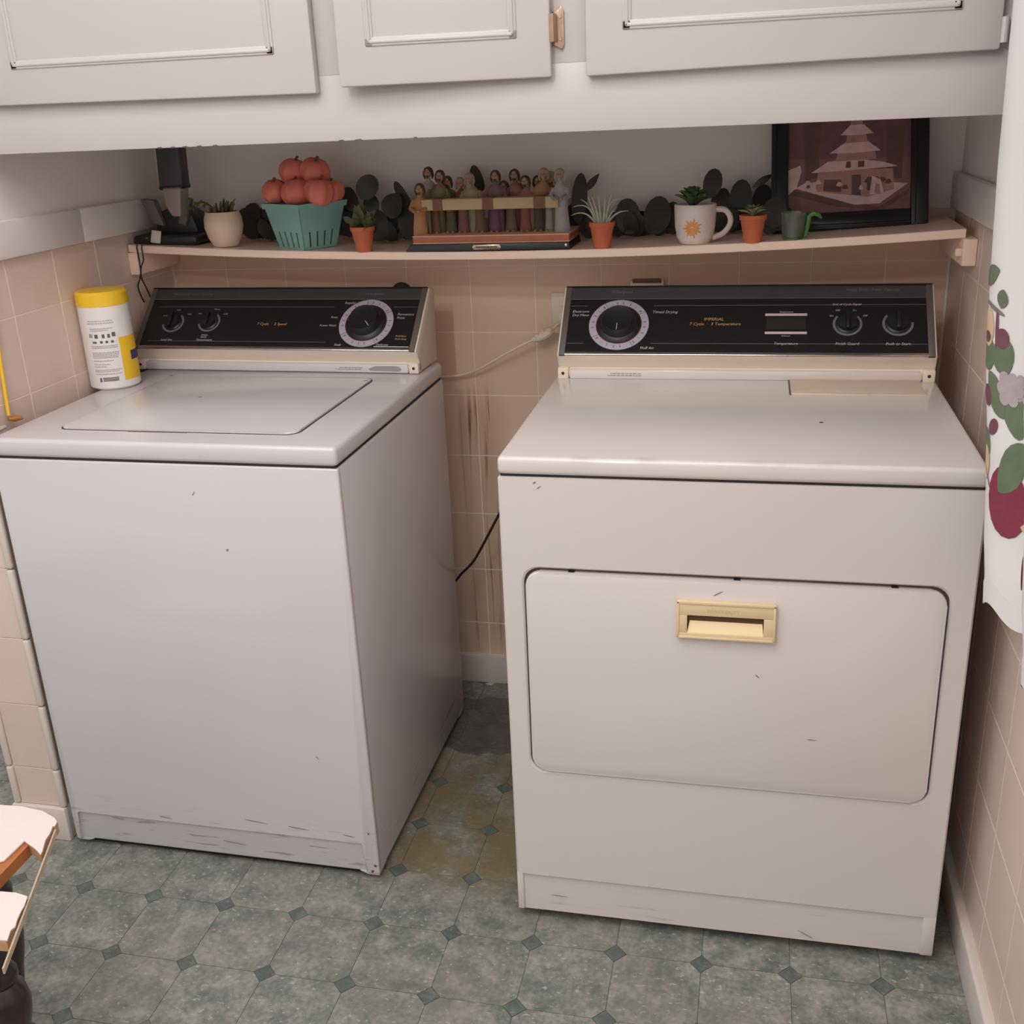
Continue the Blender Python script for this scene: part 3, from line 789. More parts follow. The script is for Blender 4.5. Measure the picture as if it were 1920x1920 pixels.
b.box(-.012, .012, -.001, .001, 0, .028, .003); b.build('tag', M['label'], dk)
b = MB()
for k in range(2): b.ball((dx-.052+.003*k, dy-.061, dz+.008+.009*k), (.003, .0015, .002), 8, 5)
b.build('indicator_lights', M['inkd'], dk)['kind'] = 'stuff'
vac = thing('hand_vacuum', 'dark handheld vacuum with a grey nozzle standing upright in the black dock', 'vacuum', (dx, dy, dz+.07))
pt = lambda px, py, y=-.125: at(px, py, 1, y)
def slab(name, pxs, y0, y1, m, bev):
    c = [at(px, py, 1, (y0+y1)/2) for px, py in pxs]
    b = MB(); b.prism([(p.x, p.z) for p in c], 1, y0, y1, bev, 3); return b.build(name, m, vac)
slab('handle', [(296, 258), (340, 258), (350, 351), (306, 354)], -.166, -.126, M['vacd'], .006)
slab('nozzle', [(311, 352), (346, 350), (347, 405), (331, 405), (318, 385)], -.172, -.130, M['vacg'], .005)
slab('collar', [(306, 348), (350, 345), (350, 353), (307, 356)], -.167, -.125, M['dockd'], .003)
# its two leads run over the shelf edge and down behind the washer
def cable(name, label, pts, r, m, cat='cord', group=None, sub=3):
    P_ = [Vector(p) for p in pts]; out = []
    for i in range(len(P_)-1):
        a, b, c, d = P_[max(i-1, 0)], P_[i], P_[i+1], P_[min(i+2, len(P_)-1)]
        for k in range(sub):
            t = k/sub
            out.append(.5*((2*b)+(c-a)*t+(2*a-5*b+4*c-d)*t*t+(3*b-a-3*c+d)*t**3))
    out.append(P_[-1])
    return tag(recentre(MB().tube(out, r, 8).build(name, m)), label, cat, group)
def chain(l): return [at(px, py, 1, y) for px, py, y in l]
x0 = Vector((dx-.075, dy-.055, dz+.006))
cable('power_lead', 'thin black lead with a straight drop over the left end of the shelf', [x0, Vector((-.957, -.165, shelf_z(-.957)+.003))]+chain([(257, 456, -.1935), (261, 487, -.196), (264, 510, -.196), (262, 524, -.19), (259, 538, -.18), (267, 560, -.165), (274, 573, -.13), (282, 596, -.085)]), .0016, M['cord_b'])
cable('power_lead', 'thin black lead with a kinked drop over the shelf end, right of the straight one', [x0+Vector((.012, 0, 0)), Vector((-.946, -.165, shelf_z(-.946)+.003))]+chain([(266, 457, -.1935), (269, 486, -.196), (265, 500, -.199), (265, 520, -.2), (273, 537, -.175), (281, 554, -.13), (290, 575, -.085)]), .0016, M['cord_b'])

# cream pot with succulent
px_, py_, pz = on_shelf(424, 455, -.15)
pt_ = thing('potted_succulent', 'spiky dark succulent in a rounded cream ceramic pot beside the charging dock', 'plant', (px_, py_, pz))
prof = [(.024, 0), (.028, .002), (.038, .022), (.0435, .044), (.0425, .062), (.0375, .077), (.034, .077), (.036, .062), (.03, .058)]
MB().lathe(prof, (px_, py_, pz), 32).build('pot', M['ceramic'], pt_)
MB().lathe([(.0345, .066), (.0005, .07)], (px_, py_, pz), 20).build('soil', M['soil'], pt_)
for k in range(16):
    a = 2.4*k; r = .006+.022*(k/16); b = MB()
    p0 = (px_+r*math.cos(a), py_+r*math.sin(a), pz+.068)
    p2 = (px_+r*1.5*math.cos(a)+.006, py_+r*1.4*math.sin(a), pz+.088+.018*random.random())
    strap_leaf(b, bez(p0, ((p0[0]+p2[0])/2, (p0[1]+p2[1])/2, p2[2]), p2, 5), .0042); b.build('leaf', M['succd'], pt_)
b = MB(); st = bez((px_-.01, py_, pz+.068), (px_-.045, py_+.01, pz+.118), (px_-.082, py_+.01, pz+.083), 10); b.tube(st, .0022, 6); b.build('trailing_stem', M['succd'], pt_)
for k in range(10):
    b = MB(); c = st[min(9, k)]; leafmesh(b, c, c+Vector((-.006+.004*(k % 3), -.006, -.012+.018*(k % 2))), .007, (0, -1, .2)); b.build('leaf', M['succd'], pt_)

# teal berry basket, seen corner-on
bx, by, bz = on_shelf(577, 447, -.135)
bk = thing('berry_basket', 'teal slotted berry basket heaped with coral fruit', 'basket', (bx, by, bz))
RB = Matrix.Translation((bx, by, bz)) @ Matrix.Rotation(math.radians(60), 4, 'Z')
hb, ht, HH = .0455, .0645, .099
def wall_pt(k, s, z):   # k-th side, s in -1..1, height z
    h = hb+(ht-hb)*z/HH; p = Vector((s*h, -h, z)); return Matrix.Rotation(PI/2*k, 4, 'Z') @ p
def side_quad(b, k, s0, s1, z0, z1, t=.002):
    v = []
    for off in (0, t):
        for s, z in ((s0, z0), (s1, z0), (s1, z1), (s0, z1)):
            p = wall_pt(k, s, z); n = Matrix.Rotation(PI/2*k, 4, 'Z') @ Vector((0, 1, 0)); v.append(RB @ (p+n*off))
    b._new(v, [(0, 1, 2, 3), (7, 6, 5, 4), (0, 4, 5, 1), (1, 5, 6, 2), (2, 6, 7, 3), (3, 7, 4, 0)])
for k in range(4):
    b = MB(); side_quad(b, k, -1, 1, .038, HH); b.build('side_panel', M['teal'], bk)
    b = MB(); side_quad(b, k, -1.06, 1.06, HH-.012, HH, -.004); b.build('rim', M['teal'], bk)
    edges = [-1, -.66, -.56, -.26, -.16, .14, .24, .54, .64, 1]
    for s0, s1 in zip(edges[::2], edges[1::2]):
        b = MB(); side_quad(b, k, s0, s1, .005, .0382); b.build('stave', M['teal'], bk)
    b = MB(); side_quad(b, k, -1, 1, .0, .0052); b.build('base_rail', M['teal'], bk)
b = MB(); b.M = RB; b.box(-hb+.002, hb-.002, -hb+.002, hb-.002, .001, .003); b.build('bottom', M['teal'], bk, smooth=0)
fruits = [(516, 359, -.15, 0.0302, 'small coral fruit at the left rim of the teal basket'), (556, 362, -.17, 0.0348, 'coral fruit resting at the front corner of the teal basket, beside the brown stem'),
          (598, 360, -.17, 0.0348, 'coral fruit at the right front of the teal basket'), (625, 358, -.135, 0.0267, 'small coral fruit at the right rim of the teal basket'),
          (551, 322, -.135, 0.0336, 'upper left coral fruit on top of the heap in the teal basket'), (590, 323, -.135, 0.0360, 'upper right coral fruit on top of the heap in the teal basket'),
          (570, 345, -.105, 0.0325, 'coral fruit at the back of the heap, mostly hidden behind the others')]
for (fx, fy, y, r, lab) in fruits:
    c = at(fx, fy, 1, y)
    ft = thing('artificial_fruit', lab, 'fruit', (c.x, c.y, c.z-r*.9), group='coral fruit in the teal basket')
    v = []; n, m = 28, 12; tilt = Matrix.Translation(c) @ Matrix.Rotation(random.uniform(-.35, .35), 4, 'X') @ Matrix.Rotation(random.uniform(-.35, .35), 4, 'Y')
    b = MB(); b.M = tilt
    pr = []
    for i in range(m+1):
        t = -PI/2+PI*i/m
        for k in range(n):
            a = 2*PI*k/n; rib = 1-.15*(.5-.5*math.cos(7*a))**2
            rr = r*math.cos(t)*rib; z = r*.9*math.sin(t)*(1-.18*math.exp(-(math.cos(t)/.35)**2))
            pr.append((rr*math.cos(a)+1e-5*math.cos(a), rr*math.sin(a)+1e-5*math.sin(a), z))
    f = [(i*n+k, i*n+(k+1) % n, (i+1)*n+(k+1) % n, (i+1)*n+k) for i in range(m) for k in range(n)]+[tuple(range(n-1, -1, -1)), tuple(range(m*n, m*n+n))]
    b._new(pr, f); b.build('flesh', M['coral'], ft, smooth=60)
    b = MB(); b.M = tilt; b.tube([(0, 0, r*.66), (.001, 0, r*.85), (.004, .001, r*1.02)], [.0045, .0028, .0032], 7); b.build('stem', M['stemb'], ft)

# terracotta pots
def terracotta(px, py, y, label):
    x, y, z = on_shelf(px, py, y)
    t = thing('potted_plant', label, 'plant', (x, y, z), group=None)
    b = MB(); b.lathe([(.0158, 0), (.0166, .001), (.0240, .043), (.0262, .0435), (.0268, .0525), (.0240, .0525), (.0225, .046)], (x, y, z), 28); b.build('pot', M['terra'], t)
    MB().lathe([(.0235, .047), (.0005, .049)], (x, y, z), 18).build('soil', M['soil'], t)
    return t, Vector((x, y, z+.047))
t1, c = terracotta(682, 456, -.20, 'dark bushy plant in a small terracotta pot right of the teal basket')
for k in range(46):
    a = random.uniform(0, 2*PI); e = random.uniform(.15, 1.45); r = random.uniform(.024, .054)
    tip = c+Vector((r*math.cos(a)*math.cos(e)*.9, r*math.sin(a)*math.cos(e)*.8, r*math.sin(e)))
    b = MB(); leafmesh(b, c+(tip-c)*.45, tip, .014, (0, -1, .3)); b.build('leaf', M['succd'], t1)
t2, c = terracotta(1129, 452, -.215, 'pale silver-green spiky air plant in a terracotta pot right of the figurine')
sp = [((-.013, 0, 0), (-.020, 0, .05), (-.058, -.005, .036), .0040), ((-.012, 0, 0), (-.030, -.01, .036), (-.061, -.01, .020), .0034), ((-.008, .003, 0), (-.022, 0, .04), (-.028, 0, .056), .0055), ((-.005, -.004, 0), (-.009, 0, .03), (-.020, -.004, .055), .0058),
      ((-.001, 0, 0), (-.004, 0, .03), (-.007, 0, .059), .0050), ((.003, -.003, 0), (.006, 0, .03), (.007, 0, .056), .0052), ((.005, .002, 0), (.012, 0, .035), (.020, 0, .060), .0034), ((.008, 0, 0), (.010, 0, .052), (.040, 0, .050), .0032),
      ((.009, -.003, 0), (.014, 0, .016), (.026, 0, .030), .0046), ((.011, 0, 0), (.026, 0, .028), (.054, -.004, .026), .0036), ((-.010, .004, 0), (-.026, .004, .046), (-.044, .004, .050), .0032), ((.006, .005, 0), (.020, .01, .045), (.030, .012, .044), .003)]
for p0, p1, p2, wd in sp:
    b = MB(); strap_leaf(b, bez(c+Vector(p0), c+Vector(p1), c+Vector(p2), 9), wd*.62, .0006); b.build('leaf', M['silver'], t2)
t3, c = terracotta(1411, 438, -.235, 'low pale-green succulent in a terracotta pot left of the picture frame')
for k in range(22):
    a = 2.4*k; e = .15+1.1*(k/22); r = .034-.012*(k/22)
    tip = c+Vector((r*math.cos(a)*math.cos(e)*1.05, r*math.sin(a)*math.cos(e)*.8, .004+r*math.sin(e)))
    b = MB(); leafmesh(b, c+Vector((0, 0, .002)), tip, .013, (0, 0, 1), .3); b.build('leaf', M['pale'] if k % 3 else M['succ'], t3)

# mug planter
mx_, my_, mz = on_shelf(1303, 441, -.20)
mg = thing('mug_planter', 'white stoneware mug with an orange painted sunflower and a green succulent growing in it', 'mug', (mx_, my_, mz))
prof = [(.026, 0), (.029, .001), (.0365, .014), (.0405, .035), (.0420, .075), (.0405, .0775), (.0385, .075), (.037, .062)]
MB().lathe(prof, (mx_, my_, mz), 40).build('body', M['mugw'], mg)
b = MB(); hp = [(.036, .066), (.058, .064), (.069, .050), (.068, .034), (.055, .018), (.034, .010)]
vd = (Vector((mx_, my_, 0))-Vector((CAM.x, CAM.y, 0))).normalized(); rt = Vector((-vd.y, vd.x, 0))*-1
hpts = []
for i in range(len(hp)-1):
    a, p, q, d = [Vector((*hp[j], 0)) for j in (max(i-1, 0), i, i+1, min(i+2, len(hp)-1))]
    for k in range(4):
        t = k/4; hpts.append(.5*((2*p)+(q-a)*t+(2*a-5*p+4*q-d)*t*t+(3*p-a-3*q+d)*t**3))
hpts.append(Vector((*hp[-1], 0)))
b.tube([Vector((mx_, my_, mz))+rt*p.x+Vector((0, 0, p.y)) for p in hpts], .0058, 10); b.build('handle', M['mugw'], mg)
MB().lathe([(.0375, .068), (.0005, .070)], (mx_, my_, mz), 24).build('soil', M['soil'], mg)
face = math.atan2(-vd.y, -vd.x)
def on_cyl(c, a, z, r): return (c[0]+r*math.cos(a), c[1]+r*math.sin(a), c[2]+z)
def flower(b):
    fa, fz = face-.14, .033
    for k in range(14):
        a = 2*PI*k/14; ln = .0195 if k % 2 else .016; v = []
        for s, wd in ((.2, .0014), (.6, .0027), (1, .0008)):
            for sg in (-1, 1):
                dx_ = math.cos(a)*ln*s-math.sin(a)*wd*sg; dz_ = math.sin(a)*ln*s+math.cos(a)*wd*sg
                zz = fz+dz_; rad = .0366+(.0405-.0366)*min(1, max(0, (zz-.014)/.021)) + .0007
                v.append(on_cyl((mx_, my_, mz), fa+dx_/.040, zz, rad))
        b._new(v, [(0, 1, 3, 2), (2, 3, 5, 4)])
    v = [on_cyl((mx_, my_, mz), fa+.0055*math.cos(t)/.04, fz+.0055*math.sin(t), .0405) for t in [2*PI*i/16 for i in range(16)]]; b._new(v, [tuple(range(16))])
b = MB(); flower(b); b.build('painted_flower', M['orange'], mg, smooth=0)
for k in range(26):
    a = 2.4*k; e = .35+1.1*(k/26); r = .043-.005*(k/26)
    c0 = Vector((mx_-.006, my_, mz+.070))
    tip = c0+Vector((r*math.cos(a)*math.cos(e), r*math.sin(a)*math.cos(e)*.9, .004+r*math.sin(e)))
    b = MB(); leafmesh(b, c0+(tip-c0)*.1, tip, .0215, (0, 0, 1), .3); b.build('leaf', M['succ'], mg)

# green glass cup
gx, gy, gz = on_shelf(1487, 434, -.225)
gl = thing('glass_cup', 'small clear green glass cup with a bright green handle in front of the picture frame', 'cup', (gx, gy, gz))
M['glass'] = mat('green_glass', (214, 226, 208), .06, trans=.93)
MB().lathe([(.0005, .0), (.0185, .0), (.020, .002), (.0262, .0515), (.0250, .0515), (.0190, .006), (.0005, .005)], (gx, gy, gz), 32, caps=False).build('bowl', M['glass'], gl)
M['greenh'] = mat('green_glass_handle', (76, 128, 50), .25, noise=.15, nscale=60)
b = MB(); b.tube([(gx+.0235, gy-.004, gz+.004), (gx+.0265, gy-.006, gz+.024), (gx+.0290, gy-.006, gz+.044), (gx+.036, gy-.006, gz+.050), (gx+.045, gy-.006, gz+.047), (gx+.052, gy-.006, gz+.040)], [.0032, .0042, .0050, .0058, .0048, .0022], 10); b.build('handle', M['greenh'], gl)
MB().ring((gx, gy, gz), .0150, .0195, 0.0002, .003, 28).build('foot_ring', M['greenh'], gl)

# framed picture leaning on the wall
fb = at(1594, 424, 2, shelf_z(.56)); fy = -.125
fl_, fr_ = at(1446, 424, 1, fy), at(1741, 424, 1, fy)
FW = fr_.x-fl_.x; lean = math.atan2(.085, .27)
fx = (fl_.x+fr_.x)/2; fz = shelf_z(fx)
pf = thing('framed_picture', 'black framed picture of a snowy tiered building leaning at the right end of the shelf', 'picture', (fx, fy, fz))
MF = Matrix.Translation((fx, fy, fz+.003)) @ Matrix.Rotation((shelf_z(fr_.x)-shelf_z(fl_.x))/FW*-1*.6, 4, 'Y') @ Matrix.Rotation(-lean, 4, 'X')
FH, rw = .275, .034
M['framek'] = mat('black_frame', (30, 28, 34), .3)
for nm, x0_, x1_, z0_, z1_ in (('left', -FW/2, -FW/2+rw, 0, FH), ('right', FW/2-rw, FW/2, 0, FH), ('b', -FW/2+rw, FW/2-rw, 0, rw), ('t', -FW/2+rw, FW/2-rw, FH-rw, FH)):
    b = MB(); b.M = MF; b.box(x0_, x1_, 0, .022, z0_, z1_, .004, 2)
    if nm in 'bt': b.box(x0_, x1_, -.003, .004, z0_+.004, z0_+.010, .0015)
    else: b.box(x0_+.004, x0_+.010, -.003, .004, z0_+.004, z1_-.004, .0015)
    b.build('frame_rail', M['framek'], pf)
aw, az0, az1 = FW/2-rw, rw, FH-rw
AM = [mat('art_ground', (140, 100, 100), .35, noise=.32, nscale=45), mat('art_snow', (222, 190, 182), .35, noise=.32, nscale=45), mat('art_wall', (178, 138, 126), .35, noise=.32, nscale=45), mat('art_shade', (112, 80, 74), .35, noise=.32, nscale=45), mat('art_dusk', (122, 84, 92), .35, noise=.32, nscale=45)]
b = MB(); b.M = MF; lay = [.0]
def shape(mi, pts):
    lay[0] += .00005; b.mi = mi
    b._new([(x*aw, .0125-lay[0], az0+(az1-az0)*z) for x, z in pts], [tuple(range(len(pts)))])
shape(0, [(-1, 0), (1, 0), (1, 1), (-1, 1)])
shape(4, [(-1, .55), (1, .5), (1, 1), (-1, 1)])
shape(3, [(-.72, .33), (-.5, .35), (-.45, .95), (-.75, .95)]); shape(3, [(.62, .3), (.86, .3), (.9, .8), (.6, .8)])
shape(1, [(-1, .44), (-.8, .48), (-.78, .42), (-.86, .26), (-1, .2)])
shape(3, [(-.98, .2), (-.2, .06), (.55, -.0), (.98, .16), (.98, .20), (.5, .04), (-.1, .11), (-.9, .25)])
shape(1, [(-.88, .26), (-.7, .31), (.2, .30), (.96, .25), (.5, .07), (.1, .07)])
shape(2, [(-.55, .22), (-.5, .42), (.72, .40), (.74, .2), (.3, .14)])
shape(3, [(-.42, .22), (-.4, .33), (-.12, .32), (-.12, .2)]); shape(3, [(.05, .17), (.05, .36), (.2, .36), (.2, .16)]); shape(3, [(.3, .2), (.3, .33), (.42, .33), (.42, .2)])
shape(1, [(-.62, .40), (-.35, .50), (.05, .52), (.55, .47), (.8, .42), (.3, .41)])
shape(2, [(-.22, .50), (-.18, .60), (.42, .60), (.45, .50)])
shape(1, [(-.32, .58), (-.05, .68), (.3, .68), (.52, .58), (.1, .57)])
shape(2, [(-.05, .67), (-.03, .76), (.28, .76), (.3, .67)])
shape(1, [(-.14, .75), (.02, .84), (.24, .84), (.4, .75), (.1, .74)])
shape(2, [(.02, .84), (.04, .92), (.2, .92), (.22, .84)]); shape(1, [(-.04, .91), (.12, 1.0), (.28, .91)])
for k in range(12):
    x = -.7+1.4*random.random(); z = random.choice((.23, .26, .29))+random.uniform(-.01, .01); w_ = random.uniform(.03, .08)
    shape(random.choice((1, 1, 3)), [(x-w_, z), (x-w_*.3, z+.035), (x+w_*.5, z+.03), (x+w_, z), (x, z-.012)])
shape(3, [(-.05, .43), (-.04, .49), (.03, .49), (.03, .43)]); shape(3, [(.15, .43), (.15, .49), (.25, .49), (.25, .43)])
shape(1, [(.34, .16), (.38, .34), (.52, .30), (.58, .16)]); shape(2, [(.42, .17), (.44, .27), (.5, .25), (.52, .16)])
b.build('print', AM, pf, smooth=0, recalc=False)
b = MB(); b.M = MF; b.box(-FW/2+.006, FW/2-.006, .015, .021, .006, FH-.006); b.build('backing', M['dockd'], pf, smooth=0)

# resin figurine: robed people at a long table
sx0, sx1, sy0, sy1 = at(760, 458, 1, -.215).x, at(1070, 458, 1, -.215).x, -.218, -.075
sz = max(shelf_z(sx0), shelf_z(sx1))
sc = thing('figurine_group', 'painted resin figurine of robed people seated at a long cloth-covered table', 'figurine', ((sx0+sx1)/2, (sy0+sy1)/2, sz))
M['plinth'] = mat('black_plinth', (34, 30, 34), .35)
M['slab'] = mat('marbled_wood', (176, 100, 72), .45, noise=.3, nscale=35)
M['slabe'] = mat('slab_edge', (216, 170, 140), .5)
b = MB(); b.prism([(sx0, sz), (sx1, sz), (sx1-.004, sz+.0145), (sx0+.012, sz+.0145)], 1, sy0, sy1, .0015); b.build('plinth', M['plinth'], sc)
u0, u1 = at(774, 440, 1, -.21).x, at(1067, 440, 1, -.21).x
MB().box(u0, u1, -.212, sy1+.006, sz+.0145, sz+.0315, .001).build('slab', M['slab'], sc)
for z in (.0292, .0148): MB().box(u0-.0005, u1+.0005, -.2130, sy1+.005, sz+z, sz+z+.0025, .0008).build('slab_moulding', M['slabe'], sc)
np0, np1 = at(884, 450, 1, -.219).x, at(938, 450, 1, -.219).x
b = MB(); z0 = sz+.0025; z1 = sz+.0125; zm = (z0+z1)/2
b.prism([(np0, zm), (np0+.004, z0), (np1-.002, z0), (np1+.001, zm), (np1-.002, z1), (np0+.004, z1)], 1, sy0-.0016, sy0+.002, .0005); pl = b.build('nameplate', M['brass'], sc)
b = MB()
x = np0+.008
while x < np1-.008:
    wd = random.uniform(.0015, .004); b.box(x, x+wd, sy0-.0020, sy0-.0014, zm-.0012, zm+.0018); x += wd+.0009
b.build('engraving', M['screw'], pl, smooth=0)['kind'] = 'stuff'
MB().box(sx1-.012, sx1-.007, sy0-.0015, sy0+.002, sz+.006, sz+.012, .001).build('metal_clip', M['chrome'], sc)
TZ = sz+.0315
cl = mat('aged_cloth', (190, 168, 128), .8, noise=.1, nscale=60)
tx0, tx1 = at(791, 380, 1, -.185).x, at(1047, 380, 1, -.185).x
tzt = at(900, 372, 1, -.19).z; tzb = at(900, 393, 1, -.19).z
MB().box(tx0, tx1, -.190, -.152, tzb, tzt, .0015).build('tablecloth', cl, sc)
rn = mat('brown_runner', (128, 92, 72), .8, noise=.15, nscale=60)
for a, c in ((811, 829), (904, 924), (1000, 1022)):
    p, q_ = at(a, 385, 1, -.191).x, at(c, 385, 1, -.191).x
    MB().box(p, q_, -.1916, -.150, tzb-.0004, tzt+.0012, .0006).build('runner', rn, sc)
for a in (tx0+.012, tx1-.012): MB().box(a-.003, a+.003, -.178, -.166, TZ-.001, tzb+.002, .001).build('table_leg', M['stemb'], sc)
skin = mat('figure_skin', (176, 136, 112), .6, noise=.1, nscale=80); hairm = [mat('figure_hair_brown', (86, 64, 48), .8), mat('figure_hair_grey', (164, 152, 138), .8)]
def figure(px, y, ztop_px, robe, hair, lean=0.0, arm=(.012, -.014), zb=None, wd=.0225):
    top = at(px, ztop_px, 1, y); zb = TZ-.0008 if zb is None else zb
    hgt = top.z-zb; hr = .0108
    b = MB(); x = top.x; neck = zb+hgt-2*hr+.001
    # one continuous body: robe widening from neck to hem, with shoulders
    secs = [(0, wd*.95), (.18, wd*.9), (.45, wd*.78), (.66, wd*.86), (.80, wd*.92), (.89, wd*.62), (.95, .0055), (1.0, .0052)]
    v = []; n = 14
    for s, r in secs:
        ox = lean*s*s
        for k in range(n):
            a = 2*PI*k/n; fold = 1+.07*math.cos(5*a+px)*(1-s)
            v.append((x-lean+ox+r*fold*math.cos(a), y+r*.72*fold*math.sin(a), zb+(neck-zb)*s))
    b._new(v, [(i*n+k, i*n+(k+1) % n, (i+1)*n+(k+1) % n, (i+1)*n+k) for i in range(len(secs)-1) for k in range(n)]+[tuple(range(n-1, -1, -1))])
    zs = zb+(neck-zb)*.82
    for sg in (-1, 1):
        ax = x-lean*.4+sg*wd*.75
        b.tube([(ax, y, zs), (ax+sg*arm[0]*.5, y-.008, zs-.014), (ax-sg*arm[0]*.5, y+arm[1]-.012, zs-.018)], [.0062, .0055, .004], 8)
        b.mi = 1; b.ball((ax-sg*arm[0]*.6, y+arm[1]-.014, zs-.018), (.0036, .004, .003), 8, 6); b.mi = 0
    b.mi = 1; hc = (x, y-.001, zb+hgt-hr); b.ball(hc, (hr*.80, hr*.86, hr), 12, 9)
    b.tube([(x, y-.0105, hc[2]+.001), (x, y-.0128, hc[2]-.002)], [.0012, .0018], 6)   # nose
    b.mi = 2; b.ball((x, y+.0015, hc[2]+.0022), (hr*1.02, hr*.98, hr*.98), 12, 8)
    b.tube([(x, y-.0085, hc[2]-.0065), (x, y-.0095, hc[2]-.0115)], [.0042, .0015], 7)  # beard
    for sg in (-1, 1): b.tube([(x+sg*.0085, y+.001, hc[2]+.004), (x+sg*.0095, y+.001, hc[2]-.006), (x+sg*.008, y+.002, hc[2]-.013)], [.003, .0034, .0015], 6)
    b.mi = 3
    for sg in (-1, 1): b.ball((x+sg*.0032, y-.0105, hc[2]+.0012), (.0011, .0008, .0009), 6, 4)
    b.build('figure', [mat('robe', robe, .75, noise=.18, nscale=70), skin, hairm[hair], M['screw']], sc, smooth=50)
FG = [(802, -.122, 314, (168, 160, 150), 0, .004), (824, -.140, 320, (128, 112, 78), 0, .012), (838, -.112, 331, (112, 98, 76), 0, -.008), (862, -.122, 334, (140, 84, 72), 1, -.012), (879, -.138, 325, (160, 142, 118), 1, -.010), (928, -.138, 320, (132, 98, 110), 0, .0), (944, -.110, 340, (110, 102, 92), 0, .012),
      (964, -.122, 318, (150, 104, 84), 0, -.012), (984, -.140, 330, (158, 110, 92), 0, -.014), (1008, -.114, 330, (126, 90, 74), 0, .010), (1019, -.138, 316, (164, 124, 92), 1, .016), (1032, -.118, 322, (128, 104, 74), 1, .006)]
for px, y, zt, robe, hair, ln in FG: figure(px, y, zt, robe, hair, ln)
figure(786, -.176, 345, (176, 128, 84), 0, .004, wd=.0165)
figure(1049, -.172, 317, (160, 156, 156), 1, -.002, wd=.0175)
for px, col in ((815, (116, 84, 68)), (845, (92, 80, 60)), (868, (122, 84, 76)), (900, (110, 84, 72)), (928, (112, 72, 92)), (958, (104, 84, 74)), (985, (128, 84, 68)), (1010, (84, 66, 60)), (1032, (150, 142, 128))):
    p = at(px, 410, 1, -.160); b = MB()
    b.lathe([(.0135, 0), (.0125, .008), (.0105, .024), (.0095, tzb-TZ+.002)], (p.x, -.158, TZ-.0006), 12, 1, .6); b.build('robe_skirt', mat('robe', col, .8, noise=.2, nscale=70), sc)
    for sg in (-1, 1): MB().ball((p.x+sg*.006, -.168, TZ+.002), (.0035, .007, .0028), 8, 6).build('foot', skin, sc)

# dark leafed trailing garland along the back of the shelf
gd = thing('leaf_garland', 'trailing dark green leafy garland along the back of the shelf behind the pots', 'garland', (.0, -.05, shelf_z(0)))
stem = [Vector((x, -.045+.012*math.sin(x*23), shelf_z(x)+.012+.008*math.sin(x*31))) for x in [-.76+1.26*i/60 for i in range(61)]]
MB().tube(stem, .0022, 6).build('stem', M['leafd'], gd)
LV = [(676, 372, 702, 330, 40, -.07), (735, 410, 742, 362, 46, -.08), (778, 400, 740, 340, 20, -.06), (668, 395, 646, 352, 34, -.06), (655, 445, 660, 385, 44, -.05), (725, 450, 700, 395, 48, -.06), (745, 452, 735, 400, 50, -.05), (770, 450, 765, 375, 40, -.07), (705, 400, 690, 365, 30, -.05),
      (906, 358, 886, 310, 22, -.04), (1083, 420, 1090, 324, 28, -.06), (1097, 360, 1124, 325, 13, -.06), (1072, 450, 1080, 380, 40, -.05), (1105, 450, 1100, 385, 34, -.06), (1182, 440, 1174, 372, 44, -.07), (1222, 440, 1240, 368, 48, -.07), (1262, 440, 1262, 378, 34, -.05), (1200, 448, 1190, 395, 46, -.05), (1240, 448, 1228, 400, 40, -.05), (1160, 446, 1150, 400, 34, -.05),
      (1330, 372, 1342, 316, 32, -.08), (1345, 425, 1358, 352, 36, -.06), (1385, 420, 1392, 336, 40, -.06), (1410, 352, 1450, 326, 12, -.07), (1425, 430, 1432, 345, 42, -.05), (1376, 440, 1370, 380, 36, -.06), (1450, 428, 1454, 370, 40, -.15), (1355, 440, 1345, 395, 34, -.05), (1468, 430, 1476, 388, 28, -.145), (1440, 440, 1446, 400, 30, -.14),
      (472, 440, 478, 380, 44, -.05), (500, 445, 496, 388, 36, -.05), (480, 448, 466, 405, 40, -.06), (508, 450, 512, 400, 36, -.05), (450, 440, 462, 390, 30, -.05), (640, 440, 632, 380, 40, -.05)]
for (x0_, y0_, x1_, y1_, wpx, y) in LV:
    p, q_ = at(x0_, y0_, 1, y), at(x1_, y1_, 1, y+.012)
    p.z = max(p.z, shelf_z(p.x)+.002); q_.z = max(q_.z, shelf_z(q_.x)+.01)
    b = MB(); leafmesh(b, p, q_, wpx/850*1.05, (random.uniform(-.3, .3), -1, random.uniform(.0, .35)), .08); b.build('leaf', M['leafd'], gd, recalc=False)
for k in range(40):
    x = random.choice((random.uniform(-.74, -.66), random.uniform(-.45, -.33), random.uniform(.05, .24), random.uniform(.33, .45)))
    p = Vector((x, -.035-.03*random.random(), shelf_z(x)+.006)); a = random.uniform(-.8, .8)
    q_ = p+Vector((math.sin(a)*.045, random.uniform(-.02, .01), .02+.03*math.cos(a)))
    b = MB(); leafmesh(b, p, q_, .036, (random.uniform(-.4, .4), -1, .4), .1); b.build('leaf', M['leafd'], gd, recalc=False)

